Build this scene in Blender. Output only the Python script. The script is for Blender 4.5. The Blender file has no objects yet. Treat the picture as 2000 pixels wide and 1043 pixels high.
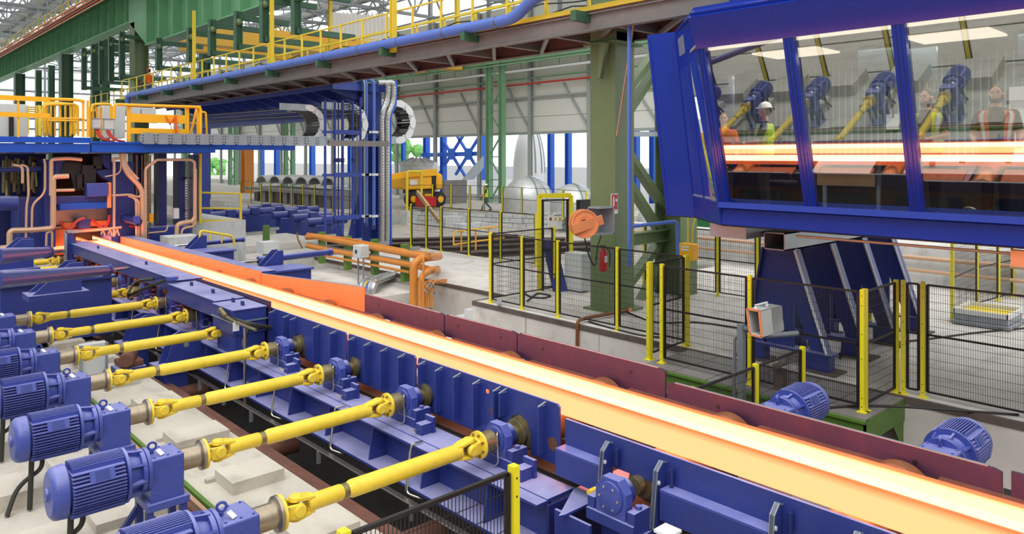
import bpy, math, random
from mathutils import Vector as V, Matrix
PI = math.pi
C = bpy.context.scene.collection
S = bpy.context.scene
random.seed(7)
# ------------------------------------------------------------------ camera, sky, exposure
CAM_H, F, HOR = 3.6, 1460.0, 306.0
YAW = math.atan2(1350, 1460)
cd = bpy.data.cameras.new('camera'); cam = bpy.data.objects.new('camera', cd); C.objects.link(cam)
cam.location = (0, 0, CAM_H); cam.rotation_euler = (PI/2, 0, -YAW)
cd.sensor_width = 36; cd.lens = F/2000*36; cd.shift_y = -(521.5-HOR)/2000; cd.clip_end = 600
S.camera = cam
S.view_settings.view_transform = 'Standard'; S.view_settings.look = 'None'
S.view_settings.exposure = 0.0; S.view_settings.gamma = 1; S.view_settings.use_curve_mapping = False
w = bpy.data.worlds.new('sky'); S.world = w; w.use_nodes = True
nt = w.node_tree; bg = nt.nodes['Background']
tc = nt.nodes.new('ShaderNodeTexCoord'); sx = nt.nodes.new('ShaderNodeSeparateXYZ'); cr = nt.nodes.new('ShaderNodeValToRGB')
nt.links.new(tc.outputs['Generated'], sx.inputs[0]); nt.links.new(sx.outputs['Z'], cr.inputs[0]); nt.links.new(cr.outputs[0], bg.inputs[0])
cr.color_ramp.elements[0].position = 0.0; cr.color_ramp.elements[0].color = (.93, .97, 1, 1)
cr.color_ramp.elements[1].position = 1.0; cr.color_ramp.elements[1].color = (1.0, .99, .97, 1)
bg.inputs[1].default_value = 1.6
sl = bpy.data.lights.new('daylight', 'SUN'); sl.energy = 1.5; sl.angle = math.radians(50); sl.color = (1, .98, .95)
so = bpy.data.objects.new('daylight', sl); C.objects.link(so); so.rotation_euler = (math.radians(22), math.radians(-28), 0)
# ------------------------------------------------------------------ pixel <-> place
CY, SY = math.cos(YAW), math.sin(YAW)
def ray(u):
    r = (u-1000)/F
    return SY+CY*r, CY-SY*r
def PZ(u, v, z=0.0):
    t = F*(CAM_H-z)/(v-HOR); a, b = ray(u); return V((a*t, b*t, z))
def PX(u, v, X):
    a, b = ray(u); t = X/a; return V((X, b*t, CAM_H-(v-HOR)*t/F))
def PY(u, v, Y):
    a, b = ray(u); t = Y/b; return V((a*t, Y, CAM_H-(v-HOR)*t/F))
# ------------------------------------------------------------------ materials
def lin(c): return tuple(((x/255)/12.92 if x/255 <= .04045 else ((x/255+.055)/1.055)**2.4) for x in c)
MATS = {}
def mat(name, rgb, rough=.45, metal=0.0, var=0.0, scale=3.0, bump=0.0, spec=.5, dirt=None, dirt_amt=.5, coat=0, stretch=(1, 1, 1), dust_sheen=None, dust_sheen_amt=.5):
    m = bpy.data.materials.new(name); m.use_nodes = True; n = m.node_tree; L = n.links.new
    p = n.nodes['Principled BSDF']; c = lin(rgb)
    p.inputs['Base Color'].default_value = (*c, 1); p.inputs['Roughness'].default_value = rough
    p.inputs['Metallic'].default_value = metal; p.inputs['Specular IOR Level'].default_value = spec
    p.inputs['Coat Weight'].default_value = coat; p.inputs['Coat Roughness'].default_value = .13
    if var or bump or dirt or dust_sheen:
        g = n.nodes.new('ShaderNodeNewGeometry'); mp = n.nodes.new('ShaderNodeMapping'); mp.inputs['Scale'].default_value = stretch
        L(g.outputs['Position'], mp.inputs[0])
        t = n.nodes.new('ShaderNodeTexNoise'); t.inputs['Scale'].default_value = scale; t.inputs['Detail'].default_value = 5; t.inputs['Roughness'].default_value = .6
        L(mp.outputs[0], t.inputs['Vector'])
        r = n.nodes.new('ShaderNodeValToRGB'); L(t.outputs[0], r.inputs[0])
        e = r.color_ramp.elements; e[0].position = .3; e[1].position = .7
        e[0].color = (*[x*(1-var) for x in c], 1); e[1].color = (*[min(1, x*(1+var)) for x in c], 1)
        out = r.outputs[0]
        if dirt:
            t2 = n.nodes.new('ShaderNodeTexNoise'); t2.inputs['Scale'].default_value = scale*2.7; t2.inputs['Detail'].default_value = 6; L(mp.outputs[0], t2.inputs['Vector'])
            r2 = n.nodes.new('ShaderNodeValToRGB'); L(t2.outputs[0], r2.inputs[0]); r2.color_ramp.elements[0].position = .5; r2.color_ramp.elements[1].position = .72
            r2.color_ramp.elements[1].color = (dirt_amt,)*3+(1,)
            mx = n.nodes.new('ShaderNodeMix'); mx.data_type = 'RGBA'; L(r2.outputs[0], mx.inputs['Factor']); L(out, mx.inputs['A']); mx.inputs['B'].default_value = (*lin(dirt), 1)
            out = mx.outputs['Result']
        if dust_sheen:   # pale dust and skylight sheen on upward faces, mixed into the base colour
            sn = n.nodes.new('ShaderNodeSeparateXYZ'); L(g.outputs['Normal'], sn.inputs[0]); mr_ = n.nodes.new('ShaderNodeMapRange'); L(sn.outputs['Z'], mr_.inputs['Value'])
            mr_.inputs['From Min'].default_value = .55; mr_.inputs['From Max'].default_value = .97; mr_.inputs['To Max'].default_value = dust_sheen_amt
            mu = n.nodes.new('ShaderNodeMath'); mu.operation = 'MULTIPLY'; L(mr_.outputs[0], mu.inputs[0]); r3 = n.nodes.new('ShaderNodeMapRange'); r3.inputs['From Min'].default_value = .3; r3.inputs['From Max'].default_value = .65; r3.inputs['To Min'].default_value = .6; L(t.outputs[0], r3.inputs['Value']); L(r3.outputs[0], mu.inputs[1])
            md_ = n.nodes.new('ShaderNodeMix'); md_.data_type = 'RGBA'; L(mu.outputs[0], md_.inputs['Factor']); L(out, md_.inputs['A']); md_.inputs['B'].default_value = (*lin(dust_sheen), 1); out = md_.outputs['Result']
        L(out, p.inputs['Base Color'])
        if bump:
            b = n.nodes.new('ShaderNodeBump'); b.inputs['Strength'].default_value = bump; b.inputs['Distance'].default_value = .02; L(t.outputs[0], b.inputs['Height']); L(b.outputs[0], p.inputs['Normal'])
    MATS[name] = m; return m
def glow(name, col, strength, var=.15, scale=2.0):
    m = bpy.data.materials.new(name); m.use_nodes = True; n = m.node_tree; p = n.nodes['Principled BSDF']
    p.inputs['Base Color'].default_value = (.1, .03, .01, 1); p.inputs['Emission Color'].default_value = (*col, 1)
    t = n.nodes.new('ShaderNodeTexNoise'); t.inputs['Scale'].default_value = scale
    g = n.nodes.new('ShaderNodeNewGeometry'); n.links.new(g.outputs['Position'], t.inputs['Vector'])
    a = n.nodes.new('ShaderNodeMapRange'); a.inputs['To Min'].default_value = strength*(1-var); a.inputs['To Max'].default_value = strength*(1+var)
    n.links.new(t.outputs[0], a.inputs['Value']); n.links.new(a.outputs[0], p.inputs['Emission Strength'])
    MATS[name] = m; return m
M = MATS
mat('blue', (42, 56, 130), .4, var=.06, scale=2, dirt=(66, 72, 120), dirt_amt=.25, dust_sheen=(172, 172, 214), dust_sheen_amt=.8)
mat('guard_red', (54, 36, 66), .5, var=.08, scale=2, dirt=(84, 44, 60), dirt_amt=.5)
mat('blue_dark', (28, 38, 100), .45, var=.1)
mat('motor_blue', (60, 74, 156), .36, var=.05, spec=.6, dust_sheen=(170, 172, 222), dust_sheen_amt=.5)
mat('cab_blue', (4, 42, 150), .5, var=.03, scale=1, spec=.12, coat=.5)
mat('platform_blue', (10, 76, 180), .4, var=.05)
mat('gantry_blue', (46, 66, 150), .4, var=.05)
mat('pipe_blue', (84, 116, 200), .4)
mat('bright_blue', (20, 90, 205), .35)
mat('far_blue', (40, 96, 200), .6)
mat('yellow', (236, 204, 62), .38, var=.05, dirt=(200, 160, 60), dirt_amt=.3, scale=4)
mat('post_yellow', (230, 216, 40), .4)
mat('rail_yellow', (240, 178, 26), .4)
mat('crane_yellow', (238, 186, 70), .5)
mat('walk_yellow', (226, 200, 60), .45)
mat('col_green', (104, 124, 84), .45, var=.06, scale=1.5)
mat('girder_green', (110, 166, 124), .45, var=.12, scale=.6)
mat('dark_green', (56, 94, 70), .5, var=.1)
mat('plat_green', (86, 122, 48), .5, var=.1)
mat('far_green', (120, 162, 126), .5)
mat('skip_green', (30, 98, 50), .5)
mat('steel', (150, 145, 138), .3, metal=.9, var=.1, scale=8)
mat('sleeve_steel', (176, 162, 142), .32, metal=.85, var=.12, scale=20)
mat('bright_steel', (205, 200, 192), .22, metal=1)
mat('galv', (160, 168, 176), .4, metal=.6, var=.1)
mat('truss_grey', (142, 148, 154), .5, var=.1)
mat('olive_steel', (134, 122, 90), .35, metal=.6, var=.2, scale=10)
mat('rust', (104, 66, 54), .7, var=.25, scale=3, bump=.3)
mat('walk_brown', (104, 74, 68), .6, var=.12)
mat('walk_grey', (126, 122, 120), .5, var=.1)
mat('brown_roll', (130, 84, 52), .5, metal=.3, var=.2, scale=12)
mat('black', (22, 22, 24), .5)
mat('frame_black', (34, 30, 30), .4)
mat('rubber', (46, 46, 38), .55)
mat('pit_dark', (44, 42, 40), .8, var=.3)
mat('concrete', (206, 202, 196), .85, var=.1, scale=.8, bump=.25, dirt=(150, 146, 138), dirt_amt=.5)
mat('concrete_wall', (204, 206, 206), .85, var=.1, scale=1.3, bump=.25, dirt=(140, 138, 134), dirt_amt=.5, stretch=(1, 1, .5))
mat('concrete_block', (196, 190, 178), .85, var=.08, scale=1.6, bump=.3, dirt=(150, 144, 130), dirt_amt=.5, stretch=(1, .4, 1))
mat('concrete_dark', (176, 172, 164), .9, var=.25, scale=1.2, bump=.3)
mat('asphalt', (176, 172, 166), .85, var=.15, scale=.7, dirt=(190, 188, 184), dirt_amt=.6)
mat('edge_iron', (92, 80, 76), .7, var=.2, scale=4)
mat('cladding', (222, 222, 216), .6, var=.02, scale=.3)
mat('cladding_rib', (156, 162, 160), .6)
mat('white_paint', (226, 228, 230), .45)
mat('cabinet', (200, 204, 204), .45, var=.03)
mat('red', (190, 30, 34), .4)
mat('red_pipe', (206, 62, 52), .5)
mat('red_cable', (170, 46, 36), .5)
mat('orange_paint', (232, 148, 98), .45)
mat('copper_pipe', (196, 160, 132), .35, metal=.3)
mat('orange_pipe', (206, 132, 54), .45, var=.08)
mat('orange_fab', (226, 96, 30), .8)
mat('guard_glow_orange', (214, 120, 66), .45, var=.05)  # orange light of the hot steel, painted in as the plates' base colour
mat('lime_fab', (190, 226, 40), .8)
mat('black_fab', (40, 38, 40), .85)
mat('grey_fab', (74, 74, 80), .85)
mat('denim', (70, 90, 120), .85)
mat('blue_fab', (150, 166, 196), .85)
mat('tape', (226, 230, 232), .5)
mat('skin', (206, 150, 122), .55)
mat('hair', (40, 30, 26), .7)
mat('helmet_white', (235, 235, 232), .35)
mat('helmet_orange', (222, 84, 42), .4)
mat('cable', (40, 40, 42), .6)
mat('duct', (190, 192, 194), .3, metal=.8)
mat('tank', (196, 198, 198), .4, metal=.5, var=.1)
mat('wood', (178, 150, 108), .7, var=.15)
mat('lift_yellow', (246, 180, 22), .4)
mat('cab_ceiling', (158, 152, 146), .6)
mat('cab_wall', (108, 120, 124), .5)
mat('screen', (70, 84, 92), .25)
mat('desk', (222, 216, 210), .5)
mat('leaf', (110, 170, 90), .8, var=.3)
def glow_tip(name, hot, tip, z0, z1):
    m = bpy.data.materials.new(name); m.use_nodes = True; n = m.node_tree; p = n.nodes['Principled BSDF']; L = n.links.new
    p.inputs['Base Color'].default_value = (.1, .03, .01, 1); g = n.nodes.new('ShaderNodeNewGeometry'); sp = n.nodes.new('ShaderNodeSeparateXYZ'); L(g.outputs['Position'], sp.inputs[0])
    t = n.nodes.new('ShaderNodeTexNoise'); t.inputs['Scale'].default_value = 1.5; L(g.outputs['Position'], t.inputs['Vector'])
    a = n.nodes.new('ShaderNodeMath'); a.operation = 'MULTIPLY_ADD'; L(t.outputs[0], a.inputs[0]); a.inputs[1].default_value = .02; L(sp.outputs['Z'], a.inputs[2])
    r = n.nodes.new('ShaderNodeMapRange'); r.inputs['From Min'].default_value = z0+.01; r.inputs['From Max'].default_value = z1+.01; L(a.outputs[0], r.inputs['Value'])
    mx = n.nodes.new('ShaderNodeMix'); mx.data_type = 'RGBA'; L(r.outputs[0], mx.inputs['Factor']); mx.inputs['A'].default_value = (*hot, 1); mx.inputs['B'].default_value = (*tip, 1)
    L(mx.outputs['Result'], p.inputs['Emission Color']); p.inputs['Emission Strength'].default_value = 1; MATS[name] = m
glow_tip('hot_face', (4.3, .75, .31), (2.4, .30, .09), 1.07, 1.14)
glow_tip('hot_inner', (5.6, 1.3, .62), (2.6, .36, .11), 1.10, 1.14)
#glow('hot_face', (1, .17, .07), 4.3)
glow('hot_web', (1, .25, .09), 8.5)
glow('hot_edge', (1, .15, .045), 1.7, .3)
glow('hot_far', (1, .3, .19), 13.0, .05)
glow('lamp', (1, .8, .62), 1.3, 0)
# glass: mirror share rises with angle, the rest passes
gm = bpy.data.materials.new('coated_glass'); gm.use_nodes = True; n = gm.node_tree; n.nodes.remove(n.nodes['Principled BSDF'])
o = n.nodes['Material Output']; gl = n.nodes.new('ShaderNodeBsdfGlossy'); gl.inputs['Roughness'].default_value = .015; gl.inputs['Color'].default_value = (.95, 1, 1, 1)
tr = n.nodes.new('ShaderNodeBsdfTransparent'); tr.inputs['Color'].default_value = (.78, .86, .86, 1); lw = n.nodes.new('ShaderNodeLayerWeight'); lw.inputs['Blend'].default_value = .3
mr = n.nodes.new('ShaderNodeMapRange'); mr.inputs['To Min'].default_value = .28; mr.inputs['To Max'].default_value = .9
n.links.new(lw.outputs['Fresnel'], mr.inputs['Value']); mx = n.nodes.new('ShaderNodeMixShader'); n.links.new(mr.outputs[0], mx.inputs[0])
n.links.new(tr.outputs[0], mx.inputs[1]); n.links.new(gl.outputs[0], mx.inputs[2]); n.links.new(mx.outputs[0], o.inputs['Surface']); M['glass'] = gm
# ------------------------------------------------------------------ mesh building
def perp(d, up=V((0, 0, 1))):
    d = d.normalized()
    if abs(d.dot(up)) > .999: up = V((0, 1, 0))
    s = d.cross(up).normalized(); return s, s.cross(d).normalized()
class MB:
    def __init__(s): s.v = []; s.f = []
    def add(s, vs, fs):
        b = len(s.v); s.v += [V(x) for x in vs]; s.f += [tuple(i+b for i in f) for f in fs]; return s
    def box(s, c, d, R=None):
        c = V(c); h = V(d)/2; vs = []
        for i in range(8):
            q = V(((1 if i & 1 else -1)*h.x, (1 if i & 2 else -1)*h.y, (1 if i & 4 else -1)*h.z))
            vs.append(c+(R @ q if R else q))
        return s.add(vs, [(0, 2, 3, 1), (4, 5, 7, 6), (0, 1, 5, 4), (2, 6, 7, 3), (0, 4, 6, 2), (1, 3, 7, 5)])
    def bb(s, x0, x1, y0, y1, z0, z1): return s.box(((x0+x1)/2, (y0+y1)/2, (z0+z1)/2), (abs(x1-x0), abs(y1-y0), abs(z1-z0)))
    def bar(s, p, q, w, h=None, up=V((0, 0, 1))):
        p = V(p); q = V(q); h = h or w; a, b = perp(q-p, V(up)); vs = []
        for e in (p, q):
            for i, j in ((-1, -1), (1, -1), (1, 1), (-1, 1)): vs.append(e+a*(w/2*i)+b*(h/2*j))
        return s.add(vs, [(0, 1, 2, 3), (7, 6, 5, 4), (0, 4, 5, 1), (1, 5, 6, 2), (2, 6, 7, 3), (3, 7, 4, 0)])
    def tube(s, pts, r, seg=8, closed=False):
        pts = [V(p) for p in pts]; n = len(pts); rings = []; up = None
        for i, p in enumerate(pts):
            if closed: d = pts[(i+1) % n]-pts[i-1]
            else: d = (pts[min(i+1, n-1)]-pts[max(i-1, 0)])
            d.normalize()
            if up is None: a, b = perp(d)
            else:
                b = (up-d*up.dot(d)); b = b.normalized() if b.length > 1e-6 else perp(d)[1]; a = d.cross(b)
            up = b
            k = 1.0
            if 0 < i < n-1:
                c = (pts[i]-pts[i-1]).normalized().dot(d); k = 1/max(c, .6)
            rr = r[i] if isinstance(r, (list, tuple)) else r
            rings.append([p+(a*math.cos(t)+b*math.sin(t))*rr*(k if k < 1.3 else 1.15) for t in [2*PI*j/seg for j in range(seg)]])
        vs = [x for g in rings for x in g]; fs = []
        for i in range(n if closed else n-1):
            i2 = (i+1) % n
            for j in range(seg):
                k = (j+1) % seg; fs.append((i*seg+j, i*seg+k, i2*seg+k, i2*seg+j))
        if not closed: fs += [tuple(reversed(range(seg))), tuple(range((n-1)*seg, n*seg))]
        return s.add(vs, fs)
    def cyl(s, p, q, r, r2=None, seg=16): return s.tube([p, q], [r, r if r2 is None else r2], seg)
    def lathe(s, p, ax, prof, seg=24):
        p = V(p); ax = V(ax).normalized(); a, b = perp(ax); vs = []
        for d, r in prof:
            for j in range(seg):
                t = 2*PI*j/seg; vs.append(p+ax*d+(a*math.cos(t)+b*math.sin(t))*max(r, 1e-4))
        fs = []
        for i in range(len(prof)-1):
            for j in range(seg):
                k = (j+1) % seg; fs.append((i*seg+j, i*seg+k, (i+1)*seg+k, (i+1)*seg+j))
        fs += [tuple(reversed(range(seg))), tuple(range((len(prof)-1)*seg, len(prof)*seg))]
        return s.add(vs, fs)
    def ring(s, p, ax, ri, ro, th, seg=24):
        p = V(p); ax = V(ax).normalized(); a, b = perp(ax); vs = []
        for r, d in ((ri, 0), (ro, 0), (ro, th), (ri, th)):
            for j in range(seg):
                t = 2*PI*j/seg; vs.append(p+ax*d+(a*math.cos(t)+b*math.sin(t))*r)
        fs = []
        for i in range(4):
            for j in range(seg):
                k = (j+1) % seg; i2 = (i+1) % 4; fs.append((i*seg+j, i*seg+k, i2*seg+k, i2*seg+j))
        return s.add(vs, fs)
    def prism(s, poly, d):
        poly = [V(p) for p in poly]; d = V(d); n = len(poly)
        return s.add(poly+[p+d for p in poly], [tuple(reversed(range(n))), tuple(range(n, 2*n))]+[(i, (i+1) % n, (i+1) % n+n, i+n) for i in range(n)])
    def ibeam(s, p, q, h, w, tf=.02, tw=.015, up=V((0, 0, 1))):
        p = V(p); q = V(q); a, b = perp(q-p, V(up))
        s.bar(p+b*(h/2-tf/2), q+b*(h/2-tf/2), w, tf, up); s.bar(p-b*(h/2-tf/2), q-b*(h/2-tf/2), w, tf, up)
        return s.bar(p, q, tw, h-2*tf, up)
    def ball(s, c, r, seg=12, rings=8):
        c = V(c); r = V((r, r, r)) if not hasattr(r, '__len__') else V(r); vs = []; fs = []
        for i in range(rings+1):
            ph = PI*i/rings
            for j in range(seg):
                t = 2*PI*j/seg; vs.append(c+V((r.x*math.sin(ph)*math.cos(t), r.y*math.sin(ph)*math.sin(t), r.z*math.cos(ph))))
        for i in range(rings):
            for j in range(seg):
                k = (j+1) % seg; fs.append((i*seg+j, (i+1)*seg+j, (i+1)*seg+k, i*seg+k))
        return s.add(vs, fs)
    def build(s, name, m, parent=None, kind=None, label=None, smooth=True, bevel=0):
        off = V((0, 0, 0)); q = parent
        while q: off += V(q.location); q = q.parent
        me = bpy.data.meshes.new(name); me.from_pydata([tuple(x-off) for x in s.v], [], s.f)
        me.materials.append(M[m] if isinstance(m, str) else m)
        if smooth: me.shade_smooth(); me.set_sharp_from_angle(angle=math.radians(32))
        ob = bpy.data.objects.new(name, me); C.objects.link(ob)
        if parent: ob.parent = parent
        if kind: ob['kind'] = kind
        if label: ob['label'] = label
        if bevel:
            md = ob.modifiers.new('b', 'BEVEL'); md.width = bevel; md.segments = 2; md.limit_method = 'ANGLE'; md.angle_limit = math.radians(40); md.harden_normals = False
        return ob
def thing(name, label, cat, loc=(0, 0, 0), group=None):
    o = bpy.data.objects.new(name, None); C.objects.link(o); o.location = loc; o.empty_display_size = .1
    o['label'] = label; o['category'] = cat
    if group: o['group'] = group
    return o
def tag(o, label, cat, group=None):
    o['label'] = label; o['category'] = cat
    if group: o['group'] = group
    return o
def solo(mb, name, m, label, cat, group=None, **k): return tag(mb.build(name, m, **k), label, cat, group)
def struct(mb, name, m, **k): return mb.build(name, m, kind='structure', **k)
def dup(root, loc, label=None, group=None):
    r = root.copy(); C.objects.link(r); r.location = loc
    if label: r['label'] = label
    if group: r['group'] = group
    for ch in [c for c in root.children]:
        c = ch.copy(); C.objects.link(c); c.parent = r
        for g in ch.children:
            d = g.copy(); C.objects.link(d); d.parent = c
    return r
def piece(src, name, loc, parent):
    o = src.copy(); o.name = name; C.objects.link(o); o.parent = parent; o.location = loc; return o
ORD = ['nearest', 'second', 'third', 'fourth', 'fifth', 'sixth', 'seventh', 'eighth', 'ninth', 'tenth', 'eleventh', 'twelfth', 'thirteenth', 'fourteenth', 'fifteenth', 'sixteenth']
def arc(c, a, b, r, t0, t1, n=8):
    c = V(c); a = V(a); b = V(b); return [c+(a*math.cos(t0+(t1-t0)*i/n)+b*math.sin(t0+(t1-t0)*i/n))*r for i in range(n+1)]
def rounded(pts, r=.1, n=4):
    pts = [V(p) for p in pts]; out = [pts[0]]
    for i in range(1, len(pts)-1):
        p, a, b = pts[i], pts[i-1]-pts[i], pts[i+1]-pts[i]; k = min(r, a.length*.45, b.length*.45)
        A = p+a.normalized()*k; B = p+b.normalized()*k
        for j in range(n+1):
            t = j/n; out.append(A*(1-t)**2+p*2*t*(1-t)+B*t*t)
    return out+[pts[-1]]
# ================================================================== THE SETTING
struct(MB().bb(-45, 70, -14, 150, -1.1, -.95), 'floor', 'concrete_dark')
def slab(poly, z0, z1, name='floor', m='concrete'): return struct(MB().prism([(x, y, z0) for x, y in poly], (0, 0, z1-z0)), name, m)
SX = 11.9
near_slab = slab([(SX, -12), (65, -12), (65, 13.5), (17.4, 13.5), (17.4, 24.5), (13.0, 24.5), (13.0, 14.3), (SX, 14.3)], -.95, 0)
slab([(23.8, 145), (23.8, 42.5), (29.1, 41.9), (31.7, 37), (36, 28.9), (39, 20), (65, 20), (65, 145)], -.95, 0, m='asphalt')
slab([(9.4, 17.5), (12.95, 17.5), (12.95, 23.2), (9.4, 23.2)], -.95, -.25)
slab([(12.6, 30.5), (16.8, 30.5), (16.8, 34.5), (12.6, 34.5)], -.95, -.15)
slab([(11.8, 28.0), (16.0, 28.0), (16.0, 30.4), (11.8, 30.4)], -.95, -.45)
slab([(7.4, 12.0), (11.85, 12.0), (11.85, 17.3), (7.4, 17.3)], -.95, -.7)
# floor plates / expansion joints of the near slab are recessed lines: dark strips of iron along the slab edge
e = MB()
e.bb(SX-.02, SX+.05, -12, 14.3, -.09, .012).bb(SX, 13, 14.28, 14.34, -.09, .012).bb(12.98, 13.05, 14.3, 24.5, -.09, .012)
struct(e, 'trim_slab_edge', 'edge_iron')
e = MB()
for y in (12.4, 10.2, 8.1, 6.0): e.bb(SX-.012, SX, y-.012, y+.012, -.93, -.1)
struct(e, 'trim_wall_joint', 'concrete_dark')
# steps beside the slab corner
st = thing('concrete_steps', 'three light concrete steps at the far corner of the raised slab', 'steps', (12.4, 14.9, -.95))
for i in range(3): MB().bb(SX+.05, 12.95, 14.35+.35*i, 14.7+.35*i, -.95, -.25-.22*i).build('step', 'concrete_wall', st)
struct(MB().bb(-26, -25.7, -14, 150, -.95, 15.5), 'wall_left', 'cladding')
struct(MB().bb(-26, 40, -14.3, -14, -.95, 15.5), 'wall_near', 'cladding')
wb = MB()
for i in range(24): wb.bb(-25.7, -25.4, -13+6.5*i, -12.7+6.5*i, -.95, 15.5)
for i in range(10): wb.bb(-25+6.5*i, -24.7+6.5*i, -14, -13.7, -.95, 15.5)
struct(wb, 'wall_left_posts', 'cladding_rib')
# left machinery foundation with raised blocks
lf = struct(MB().bb(-25, 4.05, -6, 26, -.95, -.1), 'floor', 'concrete_block')
struct(MB().bb(4.05, 4.09, -6, 26, -.3, -.09), 'trim_trench_edge', 'rust')
struct(MB().bb(4.2, 4.32, 2.0, 24, -.42, -.2), 'trim_trench_far_edge', 'rust')
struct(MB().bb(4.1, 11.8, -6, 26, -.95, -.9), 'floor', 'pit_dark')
rnd = random.Random(3)
bl = []
for k in range(-1, 9):
    y = 5.83+1.67*k
    for (x0, x1, dy, wy, h) in ((1.0, 1.9, .1, .62, .17), (3.3, 3.85, .55, .5, .1), (1.95, 2.7, .62, .5, .08), (-.3, .8, -.45, .9, .3)):
        bl.append((x0+rnd.uniform(-.06, .06), x1+rnd.uniform(-.1, .1), y+dy, y+dy+wy, h+rnd.uniform(0, .04)))
for i, (x0, x1, y0, y1, h) in enumerate(bl):
    MB().bb(x0, x1, y0, y1, -.1, -.1+h).build('concrete_block', 'concrete_block', lf)
# pit pocket recess marks in the foundation
for k in range(0, 5):
    y = 5.2+1.67*k
    MB().bb(3.2, 3.85, y, y+.07, -.1, -.06).build('kerb', 'concrete_dark', lf)
for i, (x, m_) in enumerate(((2.82, 'rust'), (2.9, 'copper_pipe'), (2.98, 'plat_green'))):
    solo(MB().bar((x, 3, -.06), (x, 22, -.06), .045, .06), 'floor_rail', m_, ('thin rusty rail along the left foundation behind the motors', 'pale copper coloured pipe along the left foundation behind the motors', 'thin green rail along the left foundation behind the motors')[i], 'rail')
# far retaining wall pieces, block wall with courses along the pit
bw = MB()
pitw = struct(MB().bb(31.8, 31.9, 20, 21, -.95, -.9), 'wall_pit', 'concrete_wall')
def blockwall(p, q, z0, z1, name):
    p = V(p); q = V(q); d = q-p; L = d.length; d.normalize(); nrm = V((d.y, -d.x, 0)); k = 0
    nrow = max(1, round((z1-z0)/.3)); rh = (z1-z0)/nrow; nb = int(L/.9)
    src = None; mb = MB()
    for r in range(nrow):
        for i in range(nb):
            a = p+d*(i*L/nb+(.0 if r % 2 else .2)); b = a+d*(L/nb-.03)
            mb.prism([(a.x, a.y, z0+r*rh), (b.x, b.y, z0+r*rh), (b.x, b.y, z0+r*rh+rh-.03), (a.x, a.y, z0+r*rh+rh-.03)], -nrm*.06)
    o = mb.build(name, 'concrete_wall', pitw); o['kind'] = 'stuff'; return o
blockwall((23.78, 60, 0), (23.78, 42.4, 0), -.95, -.02, 'block_course')
blockwall((29.0, 41.8, 0), (35.9, 28.8, 0), -.95, -.02, 'block_course')
# ---- rear wall X = 40: cladding panels z 5.4.. with ribs, open glazed band below
XW = 40.0
wl = struct(MB().bb(XW+.15, XW+.3, 4, 120, 5.4, 15.5), 'wall_right', 'cladding')
src = MB().bb(XW, XW+.12, 0, 5.9, 0, 1.22).build('cladding_panel', 'cladding', wl)
k = 0
for i in range(19):
    for r in range(8):
        y = 5+6*i; z = 5.42+1.25*r
        if k == 0: src.location = (0, y, z)
        else: piece(src, 'cladding_panel', (0, y, z), wl)
        k += 1
for i in range(20):
    y = 5+6*i
    c = MB().ibeam((XW-.25, y-.05, -0), (XW-.25, y-.05, 15.4), .25, .3, .02, .02, up=(1, 0, 0)).build('wall_post', 'cladding_rib', wl)
    MB().bar((XW-.1, y, 5.5), (XW-.1, y+2.6, 9.0), .12, .12).build('wall_brace', 'cladding_rib', wl)
MB().bb(XW-.18, XW-.02, 4, 120, 8.05, 8.2).bb(XW-.18, XW-.02, 4, 120, 5.3, 5.5).build('wall_rail', 'cladding_rib', wl)
# low outside wall behind glazing (white blown-out glass band stays open sky); translucent wall foot
struct(MB().bb(XW, XW+.2, 4, 120, 0, .5), 'wall_foot', 'concrete_wall')
struct(MB().bb(XW, XW+.15, 4, 27.5, .5, 3.9), 'wall_outer', 'white_paint')
def wall_run(name, label, cat, m, z, r, off=.5, y0=8, y1=118, hang=False):
    t = thing(name, label, cat, (XW-off, y0, z)); MB().cyl((XW-off, y0, z), (XW-off, y1, z), r, seg=8).build('pipe', m, t)
    b = MB()
    for i in range(18): MB().bb(XW-off-.05, XW-.05, y0+2+6*i, y0+2.12+6*i, z-r-.08, z-r).build('bracket', 'cladding_rib', t)
    return t
wall_run('sprinkler_pipe', 'long thin red pipe running along the rear grey wall', 'pipe', 'red_pipe', 9.15, .07)
wall_run('conduit_pipe', 'thin green conduit just above the red pipe on the rear wall', 'pipe', 'far_green', 9.55, .06)
tr_ = thing('cable_tray', 'white cable tray hung under the far green crane girder', 'cable tray', (38.8, 8, 10.1))
MB().bb(38.7, 39.0, 8, 110, 10.02, 10.17).build('tray', 'white_paint', tr_)
hg = MB()
for i in range(50): hg.bb(38.83, 38.87, 9+2*i, 9.04+2*i, 10.17, 10.8)
hg.build('hangers', 'far_green', tr_)
g = thing('crane_girder', 'pale green crane girder with web stiffeners along the rear wall', 'girder', (38.6, 8, 11.8))
MB().ibeam((38.6, 8, 11.7), (38.6, 118, 11.7), 1.8, .6, .05, .04).build('girder_beam', 'far_green', g)
sf = MB()
for i in range(56): sf.bb(38.35, 38.6, 9+2*i, 9.05+2*i, 10.85, 12.55)
sf.build('stiffeners', 'far_green', g)
MB().tube([(38.2, 8, 10.6), (38.2, 118, 10.6)], .06, 6).build('pipe', 'far_green', g)
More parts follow.
